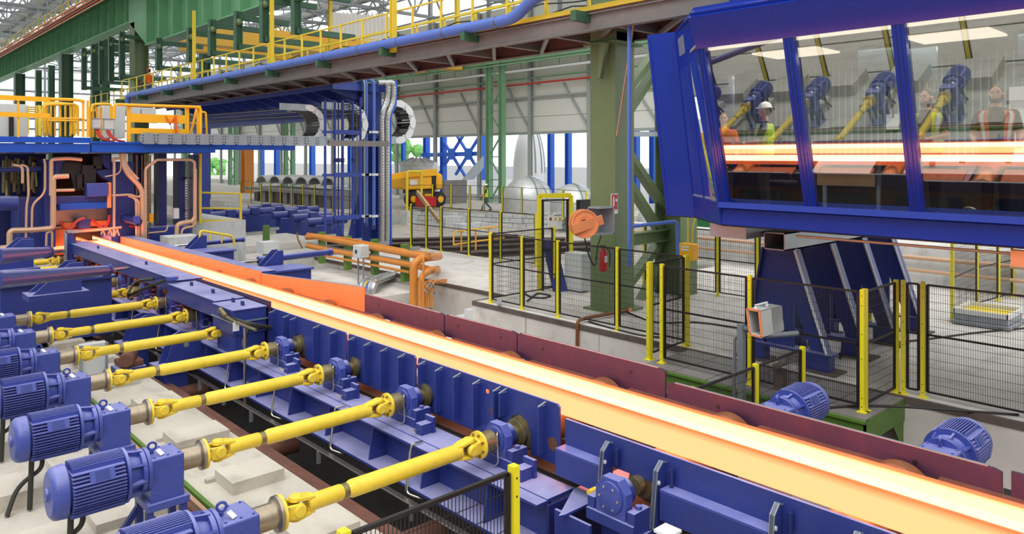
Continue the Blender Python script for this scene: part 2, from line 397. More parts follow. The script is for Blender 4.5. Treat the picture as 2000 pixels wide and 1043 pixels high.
# ---- far green lattice columns in front of the rear wall
def lattice(cx, cy, z1, w, sz, m, name, label, group=None, d=V((0, 1, 0)), z0=0):
    t = thing(name, label, 'column', (cx, cy, z0), group); c = V((cx, cy, 0)); d = V(d)
    for s_ in (-1, 1):
        p = c+d*(w/2*s_); MB().ibeam(p+V((0, 0, z0)), p+V((0, 0, z1)), sz, sz, .03, .02, up=d).build('leg', m, t)
    b = MB(); n = max(2, int((z1-z0)/(w*1.15))); h = (z1-z0)/n
    for i in range(n):
        s_ = 1 if i % 2 else -1; b.bar(c-d*(w/2*s_)+V((0, 0, z0+i*h)), c+d*(w/2*s_)+V((0, 0, z0+(i+1)*h)), .1, .1)
        b.bar(c-d*(w/2)+V((0, 0, z0+i*h)), c+d*(w/2)+V((0, 0, z0+i*h)), .08, .08)
    b.build('bracing', m, t); return t
for i, (u, nm) in enumerate(((968, 'green lattice crane column left of the domed tanks, before the rear wall'), (565, 'green lattice column seen just left of the blue pipe rack'), (455, 'green lattice column seen past the end of the mill platform'))):
    a, b = ray(u); t = 38.6/a; lattice(38.6, b*t, 10.78, 1.7 if i else 1.5, .42, 'far_green', 'lattice_column', nm, 'lattice columns along the rear wall')
# blue outer columns and X bracing outside the glazing
Xb = 46.0
def bcol(u, wpx, lab):
    a, b = ray(u); t = Xb/a; ww = wpx*t/F
    return solo(MB().ibeam((Xb, b*t, 0), (Xb, b*t, 8), ww, ww, .05, .04, up=(0, 1, 0)), 'outer_column', 'far_blue', lab, 'column', 'blue columns outside the rear glazing')
for u, wd, lab in ((833, 10, 'blue outer column left of the cross bracing'), (866, 10, 'blue outer column behind the yellow boom lift'), (940, 12, 'blue outer column right of the cross bracing'), (1076, 10, 'blue outer column right of the first domed tank'), (1110, 10, 'blue outer column between the two domed tanks'), (1242, 12, 'blue outer column seen between green diagonal braces'), (1276, 12, 'blue outer column beside the second green column'),
                   (541, 9, 'blue outer column beside the green lattice column'), (610, 9, 'blue outer column left of the pipe rack'), (512, 7, 'pale blue outer column left of the lattice column'), (684, 8, 'blue outer column behind the pipe rack'), (788, 7, 'blue outer column right of the gantry column')): bcol(u, wd, lab)
xb = thing('cross_bracing', 'blue double cross bracing with square gusset plates outside the rear glazing', 'bracing', PX(882, 306, Xb))
for uc, ln in ((882, 46), (915, 40)):
    for sx_, sy_ in ((1, 1), (1, -1)):
        MB().bar(PX(uc-ln*sx_*.62, 301-ln*sy_, Xb), PX(uc+ln*sx_*.62, 301+ln*sy_, Xb), .22, .22).build('brace', 'far_blue', xb)
    MB().box(PX(uc, 301, Xb-.32), (.1, 1.1, 1.1), Matrix.Rotation(0, 3, 'X')).build('gusset_plate', 'far_blue', xb)
MB().bar(PX(825, 303, Xb), PX(940, 300, Xb), .4, .4).build('beam', 'far_blue', xb)
struct(MB().bb(52, 52.3, 10, 130, 0, 2.6), 'wall_outer', 'white_paint')
# ================================================================== ROOF STEEL, far bays
def truss(y, x0, x1, z0, z1, k):
    t = thing('roof_truss', 'grey roof truss with zigzag web spanning the hall, %s from the camera' % ORD[k], 'truss', (x0, y, z0), 'roof trusses over the far bays')
    MB().bar((x0, y, z0), (x1, y, z0), .25, .25).build('bottom_chord', 'truss_grey', t); MB().bar((x0, y, z1), (x1, y, z1), .25, .25).build('top_chord', 'truss_grey', t)
    n = int((x1-x0)/3); b = MB()
    for i in range(n):
        a = x0+(x1-x0)*i/n; c = x0+(x1-x0)*(i+1)/n; m_ = (a+c)/2
        b.bar((a, y, z0), (m_, y, z1), .13, .13); b.bar((m_, y, z1), (c, y, z0), .13, .13); b.bar((a, y, z0), (a, y, z1), .09, .09)
    b.build('web_members', 'truss_grey', t)
for k, y in enumerate((34, 43, 52, 61, 70, 79, 88, 97, 106, 118)): truss(y, -22, 40, 15.6, 18.4, k)
pl = MB()
for i in range(22):
    x = -20+2.8*i; pl.bar((x, 30, 18.6), (x, 120, 18.6), .14, .2)
for i in range(11): pl.bar((-22+6*i, 34, 15.5), (-19+6*i, 120, 15.5), .12, .12)
for i in range(10):
    for j in range(6): pl.bar((-20+9*j, 34+9*i, 15.7), (-11+9*j, 43+9*i, 15.7), .1, .1); pl.bar((-11+9*j, 34+9*i, 15.7), (-20+9*j, 43+9*i, 15.7), .1, .1)
struct(pl, 'ceiling_purlins', 'truss_grey')
rp = MB()
for i in range(9): rp.bb(-20+7*i, -16.6+7*i, 30, 122, 18.75, 18.8)
struct(rp, 'ceiling', 'cladding')
ew = MB()
for i in range(8):
    ew.bb(-22+7.7*i, -21.7+7.7*i, 128, 128.3, 0, 18)
for z in (4, 7.5, 9, 13, 15): ew.bb(-22, 40, 128, 128.2, z, z+.3)
struct(ew, 'wall_end_frame', 'truss_grey')
struct(MB().bb(-22, 40, 128.3, 128.4, 0, 5), 'wall_end', 'cladding')
# ================================================================== MAIN GREEN CRANE GIRDER (X=13.7)
XG = 13.7
g = thing('crane_girder', 'large green plate girder of the near crane runway, upper left', 'girder', (XG, 47, 11.4))
MB().ibeam((XG, 47.6, 12.6), (XG, 122, 12.6), 2.2, .8, .06, .04).build('girder_beam', 'girder_green', g)
MB().ibeam((XG, 9, 11.75), (XG, 44.5, 11.75), 3.9, .9, .07, .05).build('deep_girder_beam', 'girder_green', g, label='deeper box section of the green girder')
MB().prism([(XG-.4, 47.6, 11.5), (XG-.4, 44.4, 9.85), (XG-.4, 44.4, 13.6), (XG-.4, 47.6, 13.6)], (.8, 0, 0)).build('haunch', 'girder_green', g)
src = MB().bb(XG-.42, XG-.02, 48.2, 48.25, 11.55, 13.64).build('stiffener', 'girder_green', g)
for i in range(1, 40): piece(src, 'stiffener', V((0, 1.8*i, 0)), g)
sd = MB().bb(XG-.48, XG-.02, 44.1, 44.2, 9.87, 13.6).build('deep_stiffener', 'girder_green', g)
for i in range(1, 17): piece(sd, 'deep_stiffener', V((0, -2.1*i, 0)), g)
wk = MB().bb(XG-1.3, XG-.4, 47, 122, 13.35, 13.45).bb(XG-1.35, XG-.35, 9, 47, 13.35, 13.45)
wk.build('walkway_plate', 'dark_green', g)
for i in range(4): MB().tube([(XG-1.4-.03*i, 9, 12.9+.17*i), (XG-1.4-.03*i, 122, 12.9+.17*i)], .045, 6).build('cable_pipe', 'red_pipe' if i % 2 else 'orange_paint', g)
MB().tube([(XG-1.42, 9, 13.55), (XG-1.42, 122, 13.55)], .05, 6).build('bus_bar', 'walk_yellow', g)
def railing(name, label, pts, h, m, r=.025, step=1.5, rails=2, toe=True, parent=None, up=0):
    t = parent or thing(name, label, 'railing', pts[0])
    rr = MB()
    for k in range(rails): rr.tube([V(p)+V((0, 0, h*(1-k/rails))) for p in pts], r, 6)
    rr.build('handrail', m, t)
    src = None; n_ = 0
    for a, b in zip(pts[:-1], pts[1:]):
        a = V(a); b = V(b); n = max(1, round((b-a).length/step))
        for i in range(n+(1 if b == V(pts[-1]) else 0)):
            p = a+(b-a)*i/n
            if src is None: src = MB().bar(p, p+V((0, 0, h)), r*2, r*2).build('rail_post', m, t); p0 = p
            elif n_ < 290: piece(src, 'rail_post', p-p0, t)
            n_ += 1
    if toe:
        tb = MB()
        for a, b in zip(pts[:-1], pts[1:]): tb.bar(V(a)+V((0, 0, .07)), V(b)+V((0, 0, .07)), .02, .14)
        tb.build('toe_board', m, t)
    return t
railing('walkway_railing', 'yellow railing on top of the near green crane girder, upper left', [(XG-.9, 46, 13.45), (XG-.9, 121, 13.45)], 1.1, 'walk_yellow', .035, 2.0)
# green columns under the girder
for i, (y, lab) in enumerate(((47.0, 'green steel column under the girder haunch, behind the yellow mill railings'), (64.8, 'green column under the girder, second left of the haunch column'), (83, 'dark green column under the girder far at the left'), (101, 'farthest green column under the left girder'))):
    solo(MB().ibeam((XG, y, 0), (XG, y, 11.4), .8, .95, .05, .04, up=(1, 0, 0)).bb(XG-.6, XG+.6, y-.6, y+.6, 6.2, 6.6), 'crane_column', 'col_green' if i == 0 else 'dark_green', lab, 'column', 'green columns under the crane girder')
for i, (u, x) in enumerate(((186, 20.5), (205, 20.5), (400, 24), (100, 22), (75, 22), (360, 40))):
    a, b = ray(u); t = x/a
    solo(MB().ibeam((x, b*t, 0), (x, b*t, 15.5), .7, .8, .05, .04, up=(1, 0, 0)), 'hall_column', 'dark_green' if i < 5 else 'far_green', ['dark green hall column left of the hangers', 'dark green hall column touching the hangers', 'green hall column right of the yellow jacketed worker', 'green hall column at the far left rising past the railing', 'tall green hall column second from the far left', 'pale green hall column in the far bay'][i], 'column', 'hall columns in the next bay')
# hangers: L-shaped green steel drops below the girder
def hanger(u, vt, vb, k, ua=None):
    X = 12.6; p = PX(u, vt, X); q = PX(u, vb, X)
    t = thing('pipe_hanger', 'green drop hanger below the crane girder, %s from the right' % ORD[k].replace('nearest', 'first'), 'hanger', p, 'green drop hangers below the crane girder')
    MB().ibeam(p, q, .28, .28, .02, .02, up=(1, 0, 0)).build('drop', 'dark_green', t)
    MB().bar(q+V((.0, 0, .15)), q+V((2.4, 0, .15)), .18, .22).build('foot_arm', 'dark_green', t)
    MB().bar(p+V((0, 0, -.25)), p+V((2.2, 0, -.25)), .18, .22).build('top_arm', 'dark_green', t)
    MB().ball(p+V((0, 0, -.45)), .17, 8, 6).build('clamp', 'col_green', t)
for k, (u, vt, vb) in enumerate(((578, -30, 68), (516, -14, 84), (465, 22, 98), (414, 38, 110), (372, 54, 122), (310, 74, 138), (238, 62, 155), (217, 72, 158), (198, 80, 165), (183, 86, 156), (164, 94, 176))): hanger(u, vt, vb, k)
# ================================================================== OVERHEAD WALKWAY with blue pipe (X about 13)
wy = thing('overhead_walkway', 'long brown steel service walkway with triangular bracing crossing the whole hall', 'walkway', (13, 8, 6.6))
ZW = 6.75
MB().bb(12.4, 14.3, -2, 46, ZW, ZW+.05).build('deck_plate', 'walk_brown', wy)
MB().ibeam((12.45, -2, ZW-.2), (12.45, 46, ZW-.2), .38, .2, .02, .015).build('edge_beam', 'walk_grey', wy)
MB().ibeam((14.25, -2, ZW-.2), (14.25, 46, ZW-.2), .38, .2, .02, .015).build('edge_beam', 'walk_brown', wy)
sb = None
for i in range(25):
    y = -1+1.9*i
    if sb is None: sb = MB().bar((12.45, y, ZW-.25), (14.25, y, ZW-.25), .12, .16).build('cross_beam', 'walk_grey', wy); s2 = MB().bar((12.5, y, ZW-.35), (14.2, y+1.9, ZW-.35), .09, .09).build('diagonal', 'walk_grey', wy); s3 = MB().bb(11.95, 12.5, y+.5, y+.66, ZW-.2, ZW+.02).build('pipe_bracket', 'dark_green', wy)
    else:
        piece(sb, 'cross_beam', V((0, 1.9*i, 0)), wy); piece(s2, 'diagonal', V((0, 1.9*i, 0)), wy)
        if i % 2 == 0: piece(s3, 'pipe_bracket', V((0, 1.9*i, 0)), wy)
MB().bb(12.36, 12.4, -2, 46, ZW+.05, ZW+.16).build('toe_board', 'walk_yellow', wy)
bp = thing('blue_pipe', 'thick blue pipe running along the edge of the overhead walkway', 'pipe', (12.1, 8, 7))
zp = ZW+.13
MB().tube(rounded([(12.1, 43.5, 5.9), (12.1, 43.5, zp), (12.1, 13.0, zp), (12.1, 12.3, zp+.42), (12.1, -2, zp+.42)], .35), .14, 14).build('pipe_run', 'pipe_blue', bp)
for i in range(14): MB().ring((12.1, 13.6+2.1*i, zp), (0, 1, 0), .139, .15, .04, 14).build('band', 'steel', bp)
railing('walkway_railing', 'near yellow railing of the overhead walkway', [(12.5, 11, ZW+.05), (12.5, 46, ZW+.05)], 1.1, 'walk_yellow', .028, 1.35)
railing('walkway_railing', 'rear yellow railing of the overhead walkway', [(14.2, 11, ZW+.05), (14.2, 60, ZW+.05)], 1.1, 'walk_yellow', .028, 1.5)
for k, (u, lab) in enumerate(((768, 'thick yellow post on the walkway left of the blue pipe bend, tallest'), (531, 'yellow post on the walkway left of the white corrugated cabin'), (379, 'thick yellow post on the walkway right of the worker'), (645, 'yellow post on the walkway before the white corrugated cabin'), (893, 'yellow post on the walkway in front of the bright clerestory'))):
    X = 12.3 if k != 3 and k != 4 else 14.3
    a, b = ray(u); t = X/a; solo(MB().ibeam((X, b*t, ZW-.1), (X, b*t, ZW+3.4), .16 if k == 0 else .12, .16 if k == 0 else .12, .02, .015), 'lamp_post', 'walk_yellow', lab, 'post')
sg = MB()
for k in range(3):
    pts = []
    for i in range(60):
        y = 11+i*.6; pts.append((14.0-.1*k, y, ZW+.9-.25*k-.16*abs(math.sin(y*.9+k))))
    sg.tube(pts, .02, 5)
solo(sg, 'cable_bundle', 'cable', 'grey cables hanging in loops along the walkway railing', 'cable')
# yellow crane bridge + white corrugated cabin beyond
cb = thing('crane_bridge', 'yellow overhead crane bridge beyond the walkway', 'crane', (22, 42, 11))
a0 = PX(405, 95, 24.0); 
MB().bb(14.3, 38, 47, 48.2, 10.6, 12.0).build('bridge_beam', 'crane_yellow', cb); MB().bb(18, 38, 52, 53, 10.8, 11.9).build('bridge_beam', 'crane_yellow', cb)
MB().bb(21, 34, 44.5, 47, 10.5, 10.62).build('service_deck', 'crane_yellow', cb)
railing('', '', [(21, 44.5, 10.6), (33, 44.5, 10.6)], 1.1, 'walk_yellow', .03, 1.5, parent=cb)
cc = thing('crane_cabin', 'white corrugated electrical cabin riding on the yellow crane', 'cabin', (29, 42, 10.6))
pA = PX(645, 84, 27.5); pB = PX(762, 92, 31.0)
d = (pB-pA); d.z = 0; L = d.length; d.normalize(); nn = V((-d.y, d.x, 0)); zt, zb = PX(645, 24, 27.5).z, PX(645, 84, 27.5).z
MB().prism([pA, pB, pB+nn*2.5, pA+nn*2.5], (0, 0, zt-zb)).build('cabin_body', 'white_paint', cc)
sr = None
for i in range(int(L/.3)):
    p = pA+d*(.3*i+.05)
    mb_ = MB().bar(p-nn*.04, p-nn*.04+V((0, 0, zt-zb)), .15, .08, up=nn)
    if sr is None: sr = mb_.build('rib', 'white_paint', cc); p0 = p
    else: piece(sr, 'rib', p-p0, cc)
# upper wall of the next bay behind the walkway
up_ = MB()
for i in range(12):
    y = 30+8*i; up_.bar((XW, y, 13.6), (XW, y, 18.5), .3, .3)
struct(up_, 'wall_clerestory_posts', 'truss_grey')
# ================================================================== GREEN COLUMNS near (u 1155 and 1310) with diagonals
gc = thing('crane_column', 'tall green box column with stiffener plates, standing on the slab behind the fence', 'column', (13.75, 11.35, 0))
cx, cy = 13.75, 11.35; cw = .36
MB().bb(cx-cw, cx+cw, cy-.34, cy-.3, 0, 6.5).bb(cx-cw, cx+cw, cy+.3, cy+.34, 0, 6.5).bb(cx-cw-.02, cx-cw+.03, cy-.38, cy+.38, 0, 6.55).bb(cx+.1, cx+.14, cy-.3, cy+.3, 0, 6.5).build('shaft', 'col_green', gc, bevel=.006)
MB().bb(cx-.5, cx+.5, cy-.5, cy+.5, 6.2, 6.26).build('cap_plate', 'col_green', gc)
MB().bb(cx-.36, cx+.36, cy-.34, cy-.3, 6.26, 9.8).bb(cx-.36, cx+.36, cy+.3, cy+.34, 6.26, 9.8).bb(cx-.36, cx-.32, cy-.34, cy+.34, 6.26, 9.8).build('upper_shaft', 'col_green', gc)
MB().prism([(cx-.5, cy-.1, 6.2), (cx-.5, cy-.3, 6.2), (cx-.5, cy-.12, 5.4), (cx-.5, cy-.05, 5.4)], (-.12, 0, 0)).build('gusset', 'col_green', gc)
MB().bb(cx-.5, cx+.5, cy-.5, cy+.5, 0, .05).build('base_plate', 'col_green', gc)
c2 = thing('crane_column', 'rear green column carrying the diagonal braces, half hidden by the control cabin', 'column', (16.4, 11.5, 0))
MB().ibeam((16.5, 11.5, 0), (16.5, 11.5, 9.8), .8, .75, .04, .03, up=(0, 1, 0)).build('shaft', 'col_green', c2)
for (u0, v0, u1, v1) in ((1203, 265, 1330, 455), (1203, 320, 1290, 455), (1205, 250, 1290, 120), (1205, 200, 1290, 90), (1185, 610, 1290, 470), (1240, 610, 1310, 480)):
    MB().bar(PY(u0, v0, 11.6), PY(u1, v1, 11.9), .16, .26, up=(0, 1, 0)).build('brace', 'col_green', c2)
MB().bar(PY(1190, 262, 11.6), PY(1300, 262, 11.6), .3, .12).build('tie_beam', 'galv', c2)
MB().ibeam(PY(1195, 472, 11.6), PY(1325, 455, 11.8), .3, .25, .02, .02).build('tie_beam', 'col_green', c2)
# slender items by the column
solo(MB().cyl(PX(1229, -60, 12.6), PX(1229, 520, 12.6), .045, seg=10), 'drop_pipe', 'pipe_blue', 'thin vertical blue pipe beside the tall green column', 'pipe')
solo(MB().tube(rounded([PX(1235, 442, 13.0), PX(1322, 432, 13.8), PX(1324, 500, 13.8)], .1), .04, 8), 'branch_pipe', 'pipe_blue', 'blue pipe branch bending down by the yellow valve box', 'pipe')
solo(MB().tube([PX(1243, 12, 12.8), PX(1205, 265, 13.2)], .025, 6), 'hanger_rod', 'copper_pipe', 'thin copper coloured rod slanting beside the green column', 'rod')
sgn = thing('fire_sign', 'red and white fire extinguisher sign on the tall green column', 'sign', PY(1199, 398, 10.9))
p = PY(1200, 398, 10.9)
MB().box(p, (.24, .01, .46)).build('sign_plate', 'white_paint', sgn); MB().box(p+V((0, -.008, .04)), (.2, .008, .34)).build('red_field', 'red', sgn)
MB().box(p+V((-.045, -.016, .03)), (.045, .008, .2)).box(p+V((-.045, -.016, .15)), (.02, .008, .05)).box(p+V((.05, -.016, .08)), (.05, .008, .06)).build('pictogram', 'white_paint', sgn)
fe = thing('fire_extinguisher', 'red fire extinguisher hanging on the foot of the green column', 'extinguisher', PY(1178, 530, 10.85))
p = PY(1178, 530, 10.8)
MB().lathe(p, (0, 0, 1), [(0, .07), (.02, .085), (.42, .085), (.48, .05), (.52, .03)], 14).build('cylinder_body', 'red', fe)
MB().box(p+V((0, 0, .55)), (.05, .12, .05)).tube(rounded([p+V((0, -.05, .55)), p+V((.1, -.12, .45)), p+V((.1, -.1, .1))], .08), .012, 6).build('valve_hose', 'black', fe)
MB().box(p+V((0, -.085, .28)), (.09, .01, .14)).build('label_plate', 'white_paint', fe)
# hose reel
hr = thing('hose_reel', 'orange painted cable reel on a bracket at the tall green column', 'reel', PY(1138, 438, 10.6))
p = PY(1137, 436, 10.55)
ax = V((-.5, -.86, 0)).normalized()
for d_ in (0, .16): MB().ring(p+ax*d_, ax, .1, .3, .02, 28).ring(p+ax*(d_+.02), ax, .27, .3, .02, 28).ring(p+ax*(d_+.02), ax, .15, .17, .012, 24).build('flange_disc', 'orange_paint', hr)
MB().lathe(p, ax, [(0, .12), (.16, .12)], 20).build('drum', 'cable', hr); MB().ring(p+ax*.04, ax, .12, .26, .1, 24).build('cable_coil', 'cable', hr)
MB().bar(p+ax*.24+V((-.26, .12, -.1)), p+ax*.24+V((.42, -.1, .08)), .04, .2, up=(0, 0, 1)).build('bracket_arm', 'orange_paint', hr)
q = PY(1170, 432, 10.6)
MB().bb(q.x-.05, q.x+.45, q.y-.06, q.y+.3, q.z-.3, q.z-.27).bb(q.x-.05, q.x+.45, q.y-.06, q.y+.3, q.z+.27, q.z+.3).bb(q.x+.42, q.x+.45, q.y-.06, q.y+.3, q.z-.3, q.z+.3).bb(q.x-.05, q.x+.45, q.y+.27, q.y+.3, q.z-.3, q.z+.3).build('guide_box', 'galv', hr)
solo(MB().tube(rounded([p, p+V((.05, -.1, -.6)), p+V((.3, -.1, -1.0)), p+V((.5, 0, -.5)), p+V((.62, 0, -.3))], .25), .018, 6), 'reel_cable', 'cable', 'black cable looping below the orange reel', 'cable')
# ================================================================== ROLLER TABLE
AX = .66; ROWY = lambda k: 5.83+1.67*k
# hot section: near flange X 5.75, far flange X 6.2, top z 1.145
hb = thing('hot_steel_beam', 'glowing orange hot rolled steel beam lying on the roller table', 'steel beam', (5.97, 10, 1.0))
Y0, Y1 = -4.0, 25.9; zt, zb = 1.145, .88
MB().bb(5.74, 5.75, Y0, Y1, zb, zt-.012).build('near_flange', 'hot_face', hb)
MB().bb(5.752, 5.762, Y0, Y1, 1.03, zt-.012).build('near_flange_inner', 'hot_far', hb)
MB().bb(6.195, 6.205, Y0, Y1, 1.03, zt-.012).build('far_flange_inner', 'hot_inner', hb)
MB().bb(6.207, 6.217, Y0, Y1, .975, zt-.012).build('far_flange', 'hot_far', hb)
MB().bb(6.207, 6.217, Y0, Y1, zb, .975).build('flange_foot', 'hot_edge', hb)
MB().bb(5.762, 6.195, Y0, Y1, 1.0, 1.03).build('web', 'hot_web', hb)
MB().bb(5.738, 5.764, Y0, Y1, zt-.012, zt).build('flange_edge', 'hot_edge', hb); MB().bb(6.19, 6.23, Y0, Y1, zt-.012, zt).build('flange_edge', 'hot_edge', hb)
# rollers
rp = thing('table_roller', 'x', 'roller', (5.3, 0, AX), 'table rollers under the hot beam')
MB().lathe((5.32, 0, AX), (1, 0, 0), [(0, .08), (.1, .08), (.1, .13), (.18, .13), (.2, .2), (.22, .215), (1.35, .215), (1.4, .15), (1.44, .15), (1.44, .2)], 28).build('barrel', 'olive_steel', rp)
MB().lathe((6.78, 0, AX), (1, 0, 0), [(0, .27), (.02, .285), (.16, .285), (.18, .27), (.18, .1)], 32).build('collar', 'brown_roll', rp)
MB().lathe((5.44, 0, AX), (1, 0, 0), [(0, .09), (.005, .145), (.03, .145), (.035, .09)], 24).build('neck_disc', 'olive_steel', rp)
# bearings
bp_ = thing('bearing_block', 'x', 'bearing', (5.2, 0, AX), 'blue bearing housings of the roller table')
oc = [(.155*math.cos(a), .155*math.sin(a)) for a in [math.radians(x) for x in (-22, 22, 68, 112, 158, 202)]]
oc = [(.165, -.16), (.165, .06), (.085, .165), (-.085, .165), (-.165, .06), (-.165, -.16)]
MB().prism([(5.06, y, AX+z) for y, z in oc], (.1, 0, 0)).build('housing', 'motor_blue', bp_, bevel=.006)
MB().lathe((5.16, 0, AX), (1, 0, 0), [(0, .12), (.1, .12)], 24).build('housing_rear', 'blue', bp_)
MB().lathe((5.04, 0, AX), (1, 0, 0), [(0, .12), (.005, .135), (.03, .135)], 24).build('cover', 'motor_blue', bp_)
b = MB()
for a in range(6): b.cyl((5.03, .1*math.cos(a*1.05), AX+.1*math.sin(a*1.05)), (5.05, .1*math.cos(a*1.05), AX+.1*math.sin(a*1.05)), .012, seg=6)
b.build('cover_bolts', 'bright_steel', bp_, kind='stuff')
MB().bb(5.04, 5.3, -.26, .26, AX-.26, AX-.16).bb(5.06, 5.28, -.26, -.18, AX-.17, AX-.06).bb(5.06, 5.28, .18, .26, AX-.17, AX-.06).build('foot', 'blue', bp_, bevel=.005)
for y_ in (-.22, .22): MB().cyl((5.17, y_, AX-.06), (5.17, y_, AX-.03), .03, seg=6).build('bolt', 'motor_blue', bp_)
MB().tube(rounded([(5.05, -.06, AX+.1), (5.0, -.1, AX+.1), (5.0, -.12, AX-.2), (5.0, -.02, AX-.27)], .04), .008, 6).build('grease_line', 'bright_steel', bp_)
# cardan shaft, from motor flange to bearing
def yoke(mb, c, sgn):
    c = V(c)
    for s_ in (-1, 1):
        mb.prism([c+V((sgn*.16, y, s_*z)) for y, z in ((-.05, .02), (.05, .02), (.05, .075), (-.05, .075))], (-sgn*.07, 0, 0))
        mb.bar(c+V((sgn*.12, 0, s_*.06)), c+V((-sgn*.02, 0, s_*.085)), .12, .035)
        mb.cyl(c+V((0, 0, s_*.06)), c+V((0, 0, s_*.105)), .062, .052, 16)
    return mb
def yoke_y(mb, c, sgn):
    c = V(c)
    for s_ in (-1, 1):
        mb.bar(c+V((sgn*.12, s_*.06, 0)), c+V((-sgn*.02, s_*.085, 0)), .12, .035, up=(0, 1, 0))
        mb.cyl(c+V((0, s_*.06, 0)), c+V((0, s_*.105, 0)), .062, .052, 16)
    return mb
cs = thing('cardan_shaft', 'x', 'drive shaft', (3.9, 0, AX), 'yellow cardan shafts across the trench')
XL, XR = 2.92, 4.78
def tilt(pts): return pts
MB().lathe((XL+.1, 0, AX), (1, 0, 0), [(0, .075), (.03, .07), (.32, .07), (.34, .06)], 24).build('stub_tube', 'yellow', cs)
MB().lathe((XL+.44, 0, AX), (1, 0, 0), [(0, .06), (.0, .066), (.045, .066), (.045, .06)], 24).build('seal_ring', 'olive_steel', cs)
MB().lathe((XL+.49, 0, AX), (1, 0, 0), [(0, .062), (.04, .078), (1.2, .078), (1.22, .073), (1.26, .075), (1.28, .05)], 28).build('tube', 'yellow', cs)
mb = MB(); yoke(mb, (XL, 0, AX), 1); yoke_y(mb, (XL, 0, AX), -1); mb.build('fork', 'yellow', cs, bevel=.008)
mb = MB(); yoke(mb, (XR+.01, 0, AX), -1); yoke_y(mb, (XR+.01, 0, AX), 1); mb.build('fork', 'yellow', cs, bevel=.008)
for x_ in (XL, XR+.01): MB().ball((x_, 0, AX), .05).build('cross', 'olive_steel', cs)
MB().lathe((XL-.15, 0, AX), (1, 0, 0), [(0, .14), (.025, .145), (.03, .08), (.06, .07)], 32).build('flange', 'yellow', cs)
MB().lathe((XR+.1, 0, AX), (1, 0, 0), [(0, .07), (.02, .08), (.03, .138), (.055, .14)], 32).build('flange', 'yellow', cs)
for x_ in (XR+.105, XL-.13):
    b = MB()
    for a in range(8):
        y, z = .112*math.cos(a*PI/4+.3), .112*math.sin(a*PI/4+.3); b.cyl((x_, y, AX+z), (x_+.025, y, AX+z), .013, seg=6)
    b.build('flange_bolts', 'olive_steel', cs)
MB().lathe((XR+.155, 0, AX), (1, 0, 0), [(0, .13), (.01, .132), (.02, .11), (.1, .115), (.16, .11), (.17, .08), (.24, .08)], 28).build('roller_hub', 'olive_steel', cs)
# drive motor
dm = thing('drive_motor', 'x', 'motor', (2.0, 0, -.1), 'blue geared motors on the left foundation')
b = MB().lathe((1.51, 0, AX), (1, 0, 0), [(0, .12), (.0, .185), (.02, .212), (.04, .222), (.11, .228), (.115, .205), (.12, .18)], 36); b.build('fan_cover', 'motor_blue', dm)
MB().lathe((1.49, 0, AX), (1, 0, 0), [(0, .03), (.0, .055), (.015, .06), (.02, .1), (.03, .105)], 24).build('cover_boss', 'motor_blue', dm)
MB().lathe((1.61, 0, AX), (1, 0, 0), [(0, .17), (.47, .17)], 32).build('stator_body', 'motor_blue', dm)
f = MB()
for side in (-1, 1):
    for i in range(13):
        z = -.168+.028*i; y = math.sqrt(max(.17**2-z*z, 0)); o = .242 if abs(z) < .11 else .228
        y1 = math.sqrt(max(o*o-z*z*.75, .02)); f.bb(1.64, 2.02, side*y*.9, side*y1, AX+z-.005, AX+z+.005)
for side in (-1, 1):
    for i in range(11):
        y = -.12+.024*i; z = math.sqrt(.17**2-y*y); z1 = math.sqrt(.235**2-y*y*.6)
        f.bb(1.65, 2.03, y-.004, y+.004, AX+side*z*.9, AX+side*z1)
f.build('cooling_fins', 'motor_blue', dm)
MB().lathe((2.03, 0, AX), (1, 0, 0), [(0, .2), (.005, .24), (.03, .24), (.035, .19)], 32).build('end_flange', 'motor_blue', dm)
b = MB().lathe((2.06, 0, AX), (1, 0, 0), [(0, .19), (.12, .15), (.13, .15)], 24)
for a in range(8):
    t = a*PI/4+.2; u_ = V((0, math.cos(t), math.sin(t))); b.bar(V((2.06, 0, AX))+u_*.19, V((2.19, 0, AX))+u_*.17, .02, .07, up=u_)
b.build('lantern', 'motor_blue', dm)
MB().lathe((2.17, 0, AX), (1, 0, 0), [(0, .15), (.005, .195), (.04, .2), (.045, .185), (.05, .2), (.08, .2), (.085, .15)], 32).build('gear_flange', 'motor_blue', dm)
MB().prism([(2.24, -.17, AX+.13), (2.24, .17, AX+.13), (2.24, .17, AX-.33), (2.24, -.17, AX-.33)], (.3, 0, 0)).build('gearbox', 'motor_blue', dm, bevel=.018)
MB().bb(2.2, 2.58, -.2, .2, AX-.34, AX-.27).build('foot_plate', 'motor_blue', dm, bevel=.006)
b = MB()
for x, z in ((2.3, -.05), (2.46, -.05), (2.3, -.2), (2.46, -.17), (2.38, .06)): b.cyl((x, -.175, AX+z), (x, -.165, AX+z), .012, seg=6)
for x, y in ((2.28, -.13), (2.28, .13), (2.4, -.13), (2.5, -.13), (2.5, .13), (2.4, .13)): b.cyl((x, y, AX+.13), (x, y, AX+.142), .011, seg=6)
b.build('bolts', 'motor_blue', dm)
MB().ring((2.3, -.0, AX+.2), (.3, 1, 0), .025, .045, .018, 20).cyl((2.3, 0.01, AX+.12), (2.3, 0.01, AX+.16), .018).build('eye_bolt', 'motor_blue', dm)
MB().prism([(1.76, -.16, AX+.16), (1.94, -.16, AX+.16), (1.94, -.2, AX+.08), (1.76, -.2, AX+.08)], (0, -.02, .012)).build('shield', 'motor_blue', dm)
MB().prism([(1.8, -.184, AX+.165), (1.9, -.184, AX+.165), (1.9, -.223, AX+.09), (1.8, -.223, AX+.09)], (0, -.003, .002)).build('name_plate', 'blue', dm)
